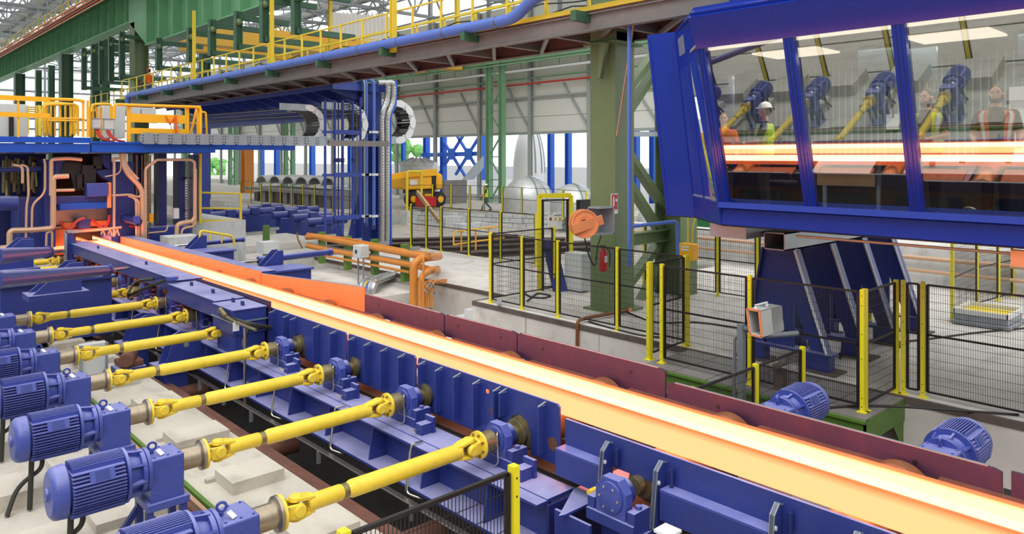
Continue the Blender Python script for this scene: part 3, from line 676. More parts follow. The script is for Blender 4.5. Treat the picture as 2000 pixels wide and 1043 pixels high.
b = MB().lathe((2.55, 0, AX), (1, 0, 0), [(0, .07), (0, .105), (.17, .105), (.18, .115), (.19, .145), (.215, .148)], 32); b.build('coupling_sleeve', 'sleeve_steel', dm)
MB().bb(2.2, 2.26, -.18, -.12, -.1, AX-.34).bb(2.2, 2.26, .12, .18, -.1, AX-.34).bb(2.5, 2.56, -.18, -.12, -.1, AX-.34).bb(2.5, 2.56, .12, .18, -.1, AX-.34).bar((2.23, -.15, .28), (2.5, -.15, -.05), .05, .05).bar((1.95, .15, -.1), (2.22, .15, .26), .05, .05).bb(2.15, 2.62, -.2, .2, -.1, -.07).build('stand', 'blue', dm)
MB().tube(rounded([(1.72, .02, AX-.2), (1.72, .0, AX-.35), (1.5, .05, AX-.5), (1.4, -.03, AX-.75)], .2, 6), .024, 8).build('cable_hose', 'rubber', dm)
MB().tube([(1.62, -.02, AX-.2), (1.6, -.03, AX-.74)], .026, 8).build('cable_hose', 'rubber', dm)
MB().bar((2.33, -.06, AX+.18), (2.36, -.11, AX+.14), .05, .006).build('hang_tag', 'white_paint', dm)
for ch in dm.children:
    if ch.name.split('.')[0] in ('fan_cover', 'cover_boss', 'stator_body', 'cooling_fins', 'end_flange', 'shield', 'name_plate'):
        for v_ in ch.data.vertices:
            x_, y_, z_ = v_.co.x+2.0, v_.co.y, v_.co.z-.1-AX
            v_.co = (2.03-(2.03-x_)*(1.12 if x_ < 2.03 else 1)-2.0, y_*1.02, z_*1.02+AX+.1)
desc = ['nearest the camera at the bottom edge', 'with a bent hose at its tail, second from the front', 'third from the front', 'fourth from the front, cut by the left edge', 'fifth from the front, mostly past the left edge', 'sixth from the front, only its gearbox in view', 'seventh from the front', 'eighth from the front', 'ninth from the front']
for k in range(0, 9):
    (dm if k == 0 else None)
    L = 'blue finned geared drive motor '+desc[k]
    if k == 0: dm.location = (2.0, ROWY(0), -.1); dm['label'] = L
    else: dup(dm, (2.0, ROWY(k), -.1), L)
for k in range(0, 12):
    L = 'yellow cardan drive shaft, %s of the row' % (ORD[k]+' from the camera' if k else 'nearest to the camera')
    if k == 0: cs.location = (3.9, ROWY(0), AX); cs['label'] = L
    else: dup(cs, (3.9, ROWY(k), AX), L)
for k in range(-2, 12):
    if k == -2: rp.location = (5.3, ROWY(k), AX); o = rp
    else: o = dup(rp, (5.3, ROWY(k), AX))
    o['label'] = 'table roller with brown rim under the hot beam, %s from the camera' % ORD[k+2]
for k in list(range(0, 12))+[-1, -2]:
    y = ROWY(k); x = 5.29 if k >= 0 else 5.14
    o = dup(bp_, (x, y, AX)) if k != -2 else bp_
    o.location = (x, y, AX)
    if k < 0:
        for c in list(o.children):
            if c.name.startswith('grease'): bpy.data.objects.remove(c)
    o['label'] = ('blue bearing housing with closed round cover below the hot beam' if k == -1 else 'blue bearing housing at the right end of the %s cardan shaft' % ORD[k]) if k > -2 else 'blue bearing housing below the hot beam at the bottom right corner'
for k in range(0, 12):   # small valve block with lever beside each roller
    y = ROWY(k)-.45; t = thing('lube_block', 'small blue block with T handle between bearings, %s from the front' % ORD[k], 'valve', (5.15, y, .4), 'small blue locking blocks on the side girder')
    MB().bb(5.05, 5.2, y-.06, y+.06, .39, .52).bb(5.2, 5.24, y-.08, y+.08, .39, .58).build('block', 'blue', t); MB().cyl((4.98, y, .46), (5.05, y, .46), .008, seg=6).cyl((4.98, y-.05, .44), (4.98, y+.05, .48), .008, seg=6).build('t_handle', 'bright_steel', t)
# side girder
sg = thing('side_girder', 'long blue I beam carrying the bearings along the trench', 'girder', (5.07, 5.0, -.05))
MB().bb(4.84, 5.34, 4.9, 24, .365, .39).build('top_flange', 'blue', sg); MB().bb(4.74, 5.3, 5.05, 24, -.05, -.02).build('bottom_flange', 'blue', sg); MB().bb(5.05, 5.08, 4.95, 24, -.02, .365).build('web', 'blue', sg)
MB().bb(4.98, 5.34, 4.9, 24, .39, .4).build('base_strip', 'blue', sg)
src = MB().prism([(4.86, 5.6, .365), (5.05, 5.6, .365), (5.05, 5.6, -.02), (4.8, 5.6, -.02)], (0, .02, 0)).build('stiffener', 'blue', sg)
for i in range(1, 18): piece(src, 'stiffener', V((0, 1.05*i, 0)), sg)
ce = thing('cross_channel', 'blue cross channel closing the near end of the side girder, dusted with grey', 'girder', (5.3, 4.95, -.1))
MB().prism([(4.84, 4.62, .365), (5.34, 4.9, .365), (6.3, 4.9, .365), (6.3, 4.6, .365), (4.9, 4.6, .365)], (0, 0, .025)).build('top_flange', 'blue', ce)
MB().bb(4.95, 6.4, 4.85, 4.88, -.35, .365).build('web', 'blue_dark', ce); MB().bb(4.95, 6.4, 4.32, 4.78, -.37, -.34).bb(4.95, 4.98, 4.35, 4.78, -.35, .36).build('bottom_flange', 'blue', ce)
for i, x in enumerate((4.8, 4.98)):
    p = [(x, 4.25, -.6), (x, 4.65, -.6), (x, 4.62, .1), (x, 4.52, .2), (x, 4.4, .2), (x, 4.3, .1)]
    t = thing('lifting_plate', 'upright blue plate with a round hole behind the mesh fence, %s' % ('left one', 'right one')[i], 'plate', (x, 4.4, -.6))
    MB().prism(p, (.03, 0, 0)).build('plate', 'blue', t); MB().cyl((x-.004, 4.46, .08), (x+.034, 4.46, .08), .035).build('hole_rim', 'white_paint', t)
# thin pipes along the girder
lp = thing('lube_pipes', 'thin steel lubrication pipes clipped along the bottom of the side girder', 'pipe', (4.7, 4, -.1))
for i in range(3): MB().tube([(4.68-.05*i, 3, -.12+.02*i), (4.68-.05*i, 23, -.12+.02*i)], .014, 6).build('pipe', 'steel', lp)
for k in range(0, 11):
    y = ROWY(k)+1.0; MB().tube(rounded([(4.95, y, .41), (4.8, y, .42), (4.78, y, .3), (4.7, y-.05, -.08), (4.78, y-.3, -.1)], .05), .012, 6).tube([(4.8, y+.03, .34), (4.72, y+.0, -.08)], .01, 6).build('riser', 'bright_steel', lp)
src = None
for k in range(18):
    mb = MB().bb(4.55, 4.6, 3.5+1.0*k, 3.52+1.0*k, -.24, -.08)
    if src is None: src = mb.build('clip', 'galv', lp)
    else: piece(src, 'clip', V((0, 1.0*k, 0)), lp)
# brown supports in the trench
for k in range(0, 5):
    y = ROWY(2*k)+.6; t = thing('trench_support', 'rusty brown support beam across the dark trench, %s from the front' % ORD[k], 'beam', (4.5, y, -.5), 'brown beams across the trench')
    MB().cyl((4.1, y, -.42), (4.9, y, -.42), .13, seg=14).build('beam', 'rust', t)
# near guard plates
def guard(y0, y1, X, zt_, zb_, lab, nribs=5, holes=True):
    t = thing('guard_plate', lab, 'guard plate', (X, y0, zb_), 'near side guard plates of the roller table')
    # outline with notches for roller necks
    pts = [(y0, zt_-.03), (y0+.03, zt_), (y1-.03, zt_), (y1, zt_-.03), (y1, zb_)]
    rows = [ROWY(k) for k in range(-3, 13) if y0+.25 < ROWY(k) < y1-.25]
    cur = []
    for yr in reversed(rows):
        cur += [(yr+.17, zb_), (yr+.17, AX), (yr+.12, AX+.13), (yr, AX+.18), (yr-.12, AX+.13), (yr-.17, AX), (yr-.17, zb_)]
    pts += cur+[(y0, zb_)]
    o = MB().prism([(X, a, b) for a, b in pts], (.025, 0, 0)).build('plate', 'blue', t)
    hs = MB(); rb = None; n = nribs
    for i in range(n):
        y = y0+(y1-y0)*(i+.55)/n
        near = min([abs(y-r) for r in rows] or [9])
        if near < .2: y += .25
        mb = MB().bar((X-.055, y, zb_+(.08 if near > .3 else .32)), (X-.055, y, zt_-.05), .02, .11, up=(1, 0, 0))
        mb.build('rib', 'blue', t)
        MB().prism([(X-.11, y-.012, zt_-.05), (X, y-.012, zt_-.02), (X, y+.012, zt_-.02), (X-.11, y+.012, zt_-.05)], (0, 0, .006)).build('rib_top_light', 'galv', t)  # pale cap paints the light caught on top of each rib
    if holes:
        for yr in rows:
            for dy, dz, r in ((.42, .1, .055), (-.5, .0, .07)):
                if y0 < yr+dy < y1: MB().lathe((X-.004, yr+dy, AX+dz), (1, 0, 0), [(0, r), (.002, r)], 20).build('round_opening', 'rust', t)
            MB().lathe((X-.004, yr+.52, zt_-.12), (1, 0, 0), [(0, .025), (.002, .025)], 14).build('hole_glow', 'hot_edge', t)  # emissive disc on the plate stands in for beam glow through a hole
    return t
GX = 5.5
cuts = [(12.2, 10.15), (10.12, 8.35), (8.32, 5.05)]
ys = [PX(u, 700, GX).y for u in (526, 676, 680, 811, 816, 1092)]
guard(ys[1], ys[0], GX, 1.09, .46, 'blue ribbed guard plate in front of the hot beam, farthest of three', 5)
guard(ys[3], ys[2], GX, 1.09, .46, 'blue ribbed guard plate in front of the hot beam, middle of three', 4)
guard(ys[5], ys[4], GX, 1.085, .46, 'blue ribbed guard plate before the hot beam ending at the gap, nearest of three', 7)
# near right guard (with ledge and brackets)
yA = PX(1104, 800, 5.4).y; yB = -1.0
g = thing('guard_plate', 'long plain blue guard plate with horizontal ledge, bottom right', 'guard plate', (5.4, 3, .5))
MB().bb(5.4, 5.43, yB, yA, .72, 1.01).build('upper_plate', 'blue', g)
for a, b in ((yA, ROWY(-1)+.33), (ROWY(-1)-.33, ROWY(-2)+.33), (ROWY(-2)-.33, yB)): MB().bb(5.4, 5.43, b, a, .42, .72).build('lower_plate', 'blue', g); MB().bb(5.26, 5.4, b, a, .74, .76).build('ledge', 'motor_blue', g); MB().bb(5.26, 5.275, b, a, .5, .74).build('apron', 'blue', g)
for y in (ROWY(-1)+.3, ROWY(-1)-.3, ROWY(-2)+.3, ROWY(-2)-.3, ROWY(-3)+.3):
    MB().prism([(5.4, y, .95), (5.34, y, .97), (5.26, y, .9), (5.2, y, .42), (5.28, y, .38), (5.4, y, .4)], (0, .03, 0)).build('bracket', 'blue', g)
    MB().prism([(5.4, y-.006, .95), (5.34, y-.006, .97), (5.26, y-.006, .9), (5.2, y-.006, .42), (5.21, y-.006, .42), (5.27, y-.006, .89), (5.342, y-.006, .955), (5.4, y-.006, .938)], (0, .042, 0)).build('bracket_edge', 'galv', g)
    MB().cyl((5.28, y-.01, .8), (5.28, y+.04, .8), .018).build('eye', 'white_paint', g)
    MB().cyl((5.36, y-.08, .77), (5.36, y-.08, .92), .02, seg=10).build('pin', 'blue_dark', g)
for k, y in ((0, ROWY(-1)), (1, ROWY(-2))):
    t = thing('bearing_pedestal', 'blue welded pedestal under the bearing, %s' % ('below the round cover', 'at the bottom right corner'), 'pedestal', (5.28, y, -.95)) if False else thing('bearing_pedestal', ('blue welded pedestal under the bearing with round cover' , 'blue welded pedestal under the bearing at the bottom right corner')[k], 'pedestal', (5.28, y, -.95), 'bearing pedestals')
    MB().bb(5.1, 5.45, y-.28, y+.3, .34, .4).build('seat', 'blue', t, bevel=.004)
    MB().bb(5.12, 5.15, y-.2, y+.2, -.95, .34).bb(5.36, 5.39, y-.2, y+.2, -.95, .34).bb(5.14, 5.38, y-.01, y+.01, -.95, .34).build('column', 'blue', t)
    for z in (.12, -.15): MB().bb(5.04, 5.12, y-.2, y+.2, z, z+.015).bb(5.15, 5.36, y-.2, y+.2, z, z+.015).build('gusset', 'blue', t)
    MB().cyl((5.1, y+.33, .56), (5.2, y+.33, .56), .03, seg=8).build('nut', 'yellow', t)
# far side guard plates
def far_plate(u0, u1, z, lab, m='blue', X=7.05, zb_=.84):
    a, b = PX(u0, 700, X).y, PX(u1, 700, X).y; t = thing('rear_guard_plate', lab, 'guard plate', (X, b, zb_), 'far side guard plates lit by the hot beam')
    r = .03
    MB().prism([(X, a, zb_), (X, a, z-r), (X, a-.04, z), (X, b+.06, z-.0), (X, b, z-r*.6), (X, b, zb_)], (.03, 0, 0)).build('plate', 'guard_red', t)
    MB().bar((X+.015, a-.1, z+.004), (X+.015, b+.1, z+.004), .03, .008).build('top_edge', 'galv', t)
    for f in (.2, .8):
        y = a+(b-a)*f; MB().lathe((X-.003, y, z-.13), (1, 0, 0), [(0, .025), (.002, .025)], 14).build('bolt_hole', 'black', t)
    return t
far_plate(712, 867, 1.175, 'dark red lit guard plate behind the hot beam, first after the orange plate')
far_plate(869, 1009, 1.175, 'dark red lit guard plate behind the hot beam, second after the orange plate')
far_plate(1011, 1299, 1.175, 'long dark red lit guard plate in front of the fence corner')
far_plate(1303, 1957, 1.05, 'longest dark red lit guard plate behind the hot beam at the right')
a, b = PX(1975, 700, 7.05).y, -3
t = thing('rear_guard_plate', 'short end of a guard plate at the right edge of the photo', 'guard plate', (7.05, 0, .8), 'far side guard plates lit by the hot beam'); MB().bb(7.05, 7.08, b, a, .84, 1.06).build('plate', 'guard_red', t)
# apron floor between beam and far plates, with roller openings
ap = thing('apron_plates', 'brown sloping steel apron plates between the hot beam and the rear guards', 'apron', (6.6, 0, .84))
for k in range(-3, 12):
    y0, y1 = ROWY(k)+.3, ROWY(k+1)-.3; MB().prism([(6.3, y0, .86), (7.04, y0, .82), (7.04, y1, .82), (6.3, y1, .86)], (0, 0, -.03)).build('apron_plate', 'brown_roll', ap); MB().bb(6.98, 7.05, y0-.3, y1+.02, .72, .86).build('sill', 'rust', ap)
MB().bb(5.53, 6.28, -4, 24, .3, .34).build('scale_tray', 'pit_dark', ap)
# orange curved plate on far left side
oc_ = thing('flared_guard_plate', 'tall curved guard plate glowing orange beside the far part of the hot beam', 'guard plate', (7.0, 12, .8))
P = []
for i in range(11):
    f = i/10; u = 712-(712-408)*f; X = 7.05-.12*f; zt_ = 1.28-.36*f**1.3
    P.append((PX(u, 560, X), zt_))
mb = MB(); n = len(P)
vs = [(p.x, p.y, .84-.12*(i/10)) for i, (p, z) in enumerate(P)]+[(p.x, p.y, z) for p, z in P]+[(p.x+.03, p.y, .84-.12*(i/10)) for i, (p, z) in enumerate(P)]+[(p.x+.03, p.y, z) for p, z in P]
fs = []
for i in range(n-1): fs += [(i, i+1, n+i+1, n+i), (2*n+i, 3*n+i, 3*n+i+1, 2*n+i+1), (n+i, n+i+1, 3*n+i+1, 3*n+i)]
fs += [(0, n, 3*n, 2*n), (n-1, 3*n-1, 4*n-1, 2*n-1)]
mb.add(vs, fs).build('plate', 'guard_glow_orange', oc_)
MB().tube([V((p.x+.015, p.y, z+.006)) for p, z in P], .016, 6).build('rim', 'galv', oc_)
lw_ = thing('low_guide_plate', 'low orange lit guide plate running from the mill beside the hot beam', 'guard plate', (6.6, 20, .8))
MB().prism([(6.62, 24.5, .8), (6.62, 24.5, 1.2), (6.95, 15.5, 1.12), (6.95, 15.5, .8)], (.04, 0, 0)).build('plate', 'guard_glow_orange', lw_); MB().prism([(6.66, 24.5, 1.16), (7.0, 24.5, 1.16), (7.3, 15.5, 1.08), (6.99, 15.5, 1.08)], (0, 0, .04)).build('top_ledge', 'blue', lw_)
# left box girders (near side guides)
def boxg(x0, x1, y0, y1, z0, z1, name, lab, cap=0):
    t = thing(name, lab, 'guide', ((x0+x1)/2, y0, z0)); MB().bb(x0, x1, y0, y1, z0, z1).build('box_section', 'blue', t, bevel=.008)
    MB().bb(x0-.015, x1+.015, y0-.01, y1+.01, z1-.02, z1+.01).build('cover_plate', 'blue', t, bevel=.004)
    for f in (.3, .75): MB().bb((x0+x1)/2-.015, (x0+x1)/2+.015, y0+(y1-y0)*f, y0+(y1-y0)*f+.09, z1+.01, z1+.08).build('lug', 'blue_dark', t)
    return t
boxg(4.92, 5.42, 12.75, 15.1, .86, 1.14, 'guide_box', 'blue box guide with flat top beside the hot beam, middle section')
t = boxg(4.86, 5.42, 11.85, 12.7, .72, 1.12, 'guide_box', 'blue box guide end cap nearest the camera beside the hot beam')
MB().bb(4.9, 5.4, 11.87, 12.6, .3, .72).build('leg_plate', 'blue', t); MB().bb(4.84, 5.44, 11.83, 12.72, .92, .94).build('seam', 'galv', t); MB().bb(5.45, 5.48, 11.8, 15.1, .5, 1.2).build('heat_shield', 'guard_red', t)
t = boxg(5.12, 5.6, 15.2, 24.0, .9, 1.17, 'guide_box', 'long blue box guide running from the mill stand beside the hot beam')
for i in range(4): MB().bb(5.05, 5.12, 16+2*i, 16.2+2*i, .4, .9).build('leg', 'blue_dark', t)
MB().cyl((5.0, 15.1, 1.22), (5.0, 15.1, 1.28), .12, seg=6).cyl((5.15, 23.8, 1.2), (5.15, 23.8, 1.26), .16, seg=6).build('nut', 'motor_blue', t)
# hydraulic cylinders driving the guides
def hcyl(p, q, r, name, lab, rod=.35, m='blue'):
    p = V(p); q = V(q); d = (q-p); t = thing(name, lab, 'hydraulic cylinder', p); m1 = p+d*(1-rod)
    MB().cyl(p, m1, r, seg=18).build('barrel', m, t); MB().lathe(m1, d, [(0, r*1.25), (.18, r*1.25), (.19, r)], 18).build('end_cap', m, t); MB().lathe(p, d, [(0, r*1.2), (.1, r*1.2)], 18).build('end_cap', m, t)
    MB().cyl(m1, q, r*.45, seg=12).build('rod', 'bright_steel', t); return t
hc = hcyl(PX(-20, 548, 1.2), PX(250, 524, 4.95), .09, 'hydraulic_cylinder', 'grey blue hydraulic cylinder with chrome rod above the upper left motors', .3)
hcyl(PX(-20, 502, 1.5), PX(125, 490, 5.1), .11, 'hydraulic_cylinder', 'blue hydraulic cylinder with chrome rod in front of the mill stand', .42)
hcyl(PX(478, 467, 9.5), PX(292, 485, 7.1), .07, 'hydraulic_cylinder', 'blue hydraulic cylinder right of the mill stand, behind the orange lit guide', .5)
hcyl(PX(648, 492, 10.5), PX(440, 516, 7.6), .085, 'hydraulic_cylinder', 'long blue hydraulic cylinder on the blue block behind the tall orange plate', .35)
def wedge(c, L, h, w_, lab, up=True):
    c = V(c); t = thing('mounting_bracket', lab, 'bracket', c)
    for s_ in (-w_/2, w_/2): MB().prism([c+V((-L, s_, 0)), c+V((0, s_, 0)), c+V((0, s_, h)), c+V((-L*.25, s_, h))], (0, .03, 0)).build('cheek', 'blue', t)
    MB().bb(c.x-L*1.1, c.x+.1, c.y-w_*.8, c.y+w_*.8, c.z-.1, c.z).build('base', 'blue', t); return t
wedge(PX(155, 548, 3.4)+V((0, 0, -.15)), .75, .5, .35, 'blue wedge shaped bracket on top of the blue housing, upper left')
wedge(PX(62, 520, 3.3), .9, .6, .4, 'blue wedge shaped bracket in front of the mill stand')
wedge(PX(400, 487, 8.2), .6, .42, .3, 'blue wedge bracket under the cylinder right of the mill')
wedge(PX(548, 521, 8.4), .6, .42, .3, 'blue wedge bracket behind the tall orange plate')
# big blue housing box upper left, rows 5-7
hs = thing('gear_housing', 'large blue bolted housing box crossing behind the yellow shafts, upper left', 'housing', (3, 17, 0))
p0 = PX(45, 580, 2.3); 
MB().bb(2.45, 4.35, 16.7, 17.5, .0, 1.15).build('box_body', 'blue', hs, bevel=.01); MB().bb(2.4, 4.4, 16.62, 17.58, 1.15, 1.2).build('lid', 'blue', hs)
b = MB()
for i in range(9): b.cyl((2.5+.22*i, 16.68, 1.2), (2.5+.22*i, 16.68, 1.23), .02, seg=6)
b.build('bolt', 'blue_dark', hs)
h2 = thing('gear_housing', 'long low blue beam housing in front of the mill stand, far left', 'housing', (2.5, 20.5, 0))
MB().bb(-2, 4.7, 20.6, 21.4, .35, .75).build('box_body', 'blue', h2); MB().bb(-2, 4.75, 20.5, 21.5, .75, .82).build('lid', 'blue', h2)
h3 = thing('gear_block', 'blue block with scalloped bolted lid behind the tall orange plate', 'housing', (9.0, 16.5, 0))
MB().bb(7.35, 8.67, 16.5, 17.3, -.9, .9).build('box_body', 'blue', h3); MB().bb(7.3, 8.72, 16.45, 17.35, .9, .94).build('lid', 'motor_blue', h3)
h4 = thing('gear_block', 'blue block carrying a cylinder right of the mill stand', 'housing', (9.0, 21, 0))
MB().bb(7.3, 8.43, 20.5, 21.3, -.9, .98).build('box_body', 'blue', h4); MB().bb(7.25, 8.48, 20.45, 21.35, .98, 1.02).build('lid', 'motor_blue', h4)
# pairs of upright lug plates between shafts, feet in the trench
for k, y in ((3, 13.2), (4, 15.3)):
    t = thing('lug_bracket', 'pair of blue upright lug plates between cardan shafts, %s from the front' % ORD[k-3], 'bracket', (4.4, y, .1), 'blue lug brackets between the shafts')
    for dy in (0, .3): MB().prism([(4.25, y+dy, .05), (4.85, y+dy, .05), (4.85, y+dy, .5), (4.6, y+dy, .56), (4.45, y+dy, .5), (4.35, y+dy, .35)], (0, .03, 0)).build('lug', 'blue', t); MB().cyl((4.6, y+dy-.005, .38), (4.6, y+dy+.035, .38), .045).build('hole_rim', 'galv', t)
    MB().bb(4.15, 4.95, y-.15, y+.5, .0, .05).bb(4.2, 4.6, y-.1, y+.4, -.6, 0).build('shelf', 'blue', t)
t = thing('bearing_stand', 'blue square pedestal stand between the third and fourth motor shafts', 'pedestal', (3.85, 10.0, -.1))
p = PZ(322, 765, -.05)
MB().bb(p.x-.2, p.x+.2, p.y-.15, p.y+.2, -.1, .3).bb(p.x-.24, p.x+.24, p.y-.2, p.y+.24, .3, .34).bb(p.x-.04, p.x+.04, p.y-.2, p.y-.15, -.1, .3).build('stand', 'blue', t); t.location = (0, 0, 0)
t = thing('pump', 'small red brown cast pump on a blue base between the yellow shafts', 'pump', (0, 0, 0)); p = PZ(253, 715, .1)
MB().bb(p.x-.22, p.x+.22, p.y-.15, p.y+.25, -.1, .1).build('base', 'blue', t); MB().cyl(p+V((-.1, -.18, .14)), p+V((.1, .3, .14)), .12, seg=16).bb(p.x-.16, p.x+.2, p.y-.1, p.y+.3, .1, .2).build('casing', 'rust', t, bevel=.02)
t = thing('junction_cabinet', 'grey white junction cabinet standing behind the gear shafts', 'cabinet', (0, 0, 0)); p = PZ(183, 730, .0)
MB().bb(p.x-.2, p.x+.2, p.y, p.y+.15, -.1, .5).build('body', 'cabinet', t, bevel=.01); MB().bb(p.x-.21, p.x-.17, p.y-.03, p.y, -.1, .5).bb(p.x+.17, p.x+.21, p.y-.03, p.y, -.1, .5).build('rail', 'galv', t)
# hoses to the guides
for i, (a, m_, b, r) in enumerate((((250, 575, 4.6), (262, 548, 4.8), (300, 545, 5.1), .03), ((250, 578, 4.7), (290, 560, 4.9), (322, 548, 5.05), .03), ((430, 612, 4.85), (480, 632, 4.9), (530, 640, 5.4), .035), ((478, 672, 4.95), (480, 645, 4.95), (512, 640, 5.3), .03))):
    solo(MB().tube(rounded([PX(*a), PX(*m_), PX(*b)], 1.0, 8), r, 8), 'hydraulic_hose', 'rubber', ['rubber hose arching from the shaft joint to the far guide box', 'second rubber hose to the guide box, lower of the pair', 'rubber hose hanging from the fitting at the guide end cap', 'short hose rising beside the guide end cap'][i], 'hose')
solo(MB().box(PX(461, 638, 4.8), (.1, .01, .14)), 'hanging_tag', 'white_paint', 'white paper tag hanging at the guide end cap', 'tag')
solo(MB().tube(rounded([PX(427, 608, 4.8), PX(457, 628, 4.8), PX(500, 645, 4.85)], .1), .022, 8).cyl(PX(430, 604, 4.8), PX(442, 618, 4.8), .04, seg=8), 'fitting_pipe', 'olive_steel', 'brass coloured pipe fitting leading to the guide end cap', 'pipe')
solo(MB().tube([PX(478, 640, 4.86), PX(478, 790, 4.76)], .022, 8).cyl(PX(478, 662, 4.85), PX(478, 676, 4.85), .04, seg=8), 'riser_pipe', 'steel', 'grey vertical riser pipe crossing behind the yellow shafts', 'pipe')
t = thing('fence_post', 'yellow post glimpsed under the rolling line at the bottom right', 'post', (6.3, 4.24, -.95)); MB().bar((6.3, 4.24, -.95), (6.3, 4.24, .01), .07, .07).build('post', 'post_yellow', t)
t = thing('capped_post', 'white capped post top at the bottom edge right of the pedestal', 'post', (4.42, 3.15, -.95)); MB().bar((4.42, 3.15, -.95), (4.42, 3.15, .93), .1, .1).build('post', 'galv', t); MB().bb(4.35, 4.49, 3.08, 3.22, .93, .95).build('cap', 'white_paint', t)
# ---- right side motors
def rmotor(y, lab, X=8.25):
    r = dup(dm, (X, y, -.1), lab); r.scale = (-1, 1, 1); r['group'] = 'right side drive motors'
    for c in list(r.children):
        if c.name.split('.')[0] in ('cable_hose', 'stand', 'hang_tag'): bpy.data.objects.remove(c)
    o = MB().bb(-.5, .62, -.32, .32, -.85, .4).build('plinth', 'concrete_wall', None); o.parent = r
    return r
rmotor(ROWY(-2), 'blue finned motor in front of the concrete wall at the right edge')
rmotor(ROWY(-1), 'blue finned motor below the green platform, partly hidden by the guard plate')
# ================================================================== MILL STAND (plane Y about 24.8)
YM = 24.8
def R_(mb, u0, v0, u1, v1, Y, d):   # box spanned by two image corners in plane Y, depth d
    um = (max(u0, 0)+u1)/2; p = PY(u0, v0, Y); q = PY(u1, v1, Y); return mb.bb(p.x, q.x, Y, Y+d, PY(um, v1, Y).z, PY(um, v0, Y).z)
ms = thing('mill_stand', 'blue rolling mill stand with glowing mouth under the platform, left', 'rolling mill', (6, YM, 0))
def mp(name, m, rects, Y=YM, d=.5, lab=None, bev=.015):
    for r in rects: R_(MB(), *r, Y, d).build(name, m, ms, label=lab, bevel=bev)
mp('housing_post', 'blue', [(88, 312, 109, 492)], YM-.1, 1.6); mp('housing_post', 'blue', [(217, 316, 262, 500)], YM-.1, 1.6)
mp('side_frame', 'blue', [(36, 386, 92, 500)], YM+.3, 1.2); mp('side_frame', 'blue', [(250, 388, 286, 502)], YM+.2, 1)
mp('cross_beam', 'blue', [(104, 383, 216, 398)], YM-.3, .5); mp('cross_beam', 'platform_blue', [(117, 396, 212, 409)], YM-.38, .5)
mp('rear_frame', 'blue_dark', [(-60, 300, 90, 500), (260, 300, 282, 500)], YM+2.2, .6)
mp('mouth_plate', 'steel', [(106, 408, 218, 440), (106, 438, 135, 497)], YM+.25, .1); mp('mouth_plate', 'guard_glow_orange', [(124, 432, 211, 443)], YM+.15, .12)
mp('mouth_floor', 'steel', [(104, 470, 218, 500)], YM+.4, .2)
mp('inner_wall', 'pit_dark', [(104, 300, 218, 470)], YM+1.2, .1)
mp('roll_chock', 'blue', [(153, 428, 177, 447)], YM-.2, .3); mp('hydraulic_block', 'black', [(160, 322, 188, 372), (150, 340, 165, 368), (182, 305, 200, 330)], YM-.3, .5)
mp('clamp', 'orange_paint', [(210, 356, 218, 406)], YM-.45, .12); mp('shield_plate', 'motor_blue', [(170, 358, 212, 384)], YM-.5, .35)
for w_ in (((108, 313), (127, 313), (118, 345), (108, 345)), ((185, 333), (217, 330), (217, 355), (200, 348)), ((190, 302), (216, 302), (216, 330), (206, 328))): MB().prism([PY(u, v, YM-.15) for u, v in w_], (0, .3, 0)).build('wedge_plate', 'blue', ms)
MB().prism([PY(u, v, YM-.2) for u, v in ((127, 315), (158, 318), (165, 372), (146, 372), (138, 340), (118, 339))], (0, .3, 0)).build('rubber_skirt', 'black', ms)
MB().cyl(PY(-30, 397, YM-.2), PY(34, 397, YM-.2), .2, seg=20).build('side_cylinder', 'blue', ms)
MB().cyl(PY(-20, 332, YM+.2), PY(82, 330, YM+.2), .07, seg=12).build('cross_pipe', 'blue', ms)
q = PY(244, 427, YM-.3); MB().ring(q, (0, -1, 0), .17, .24, .05, 24).cyl(q, q+V((.25, -.5, -.1)), .12, seg=14).build('spindle_port', 'blue_dark', ms)
MB().bb(q.x+.1, q.x+.25, q.y-.6, q.y-.45, q.z-.12, q.z+.1).build('port_cap', 'motor_blue', ms)
mb = MB()
rr = random.Random(5)
for i in range(26):
    u = rr.uniform(0, 84); p0 = rr.uniform(303, 340); p1 = rr.uniform(350, 384); MB().tube([PY(u, p0, YM+rr.uniform(.3, 1.5)), PY(u+rr.uniform(-3, 3), p1, YM+rr.uniform(.3, 1.5))], rr.uniform(.015, .05), 6).build('back_pipe', 'olive_steel', ms)
for i in range(10):
    u = rr.uniform(262, 295); MB().tube([PY(u, 303, YM+rr.uniform(.3, 1.5)), PY(u, rr.uniform(360, 480), YM+rr.uniform(.3, 1.5))], rr.uniform(.015, .04), 6).build('back_pipe', 'copper_pipe', ms)
mb = MB()
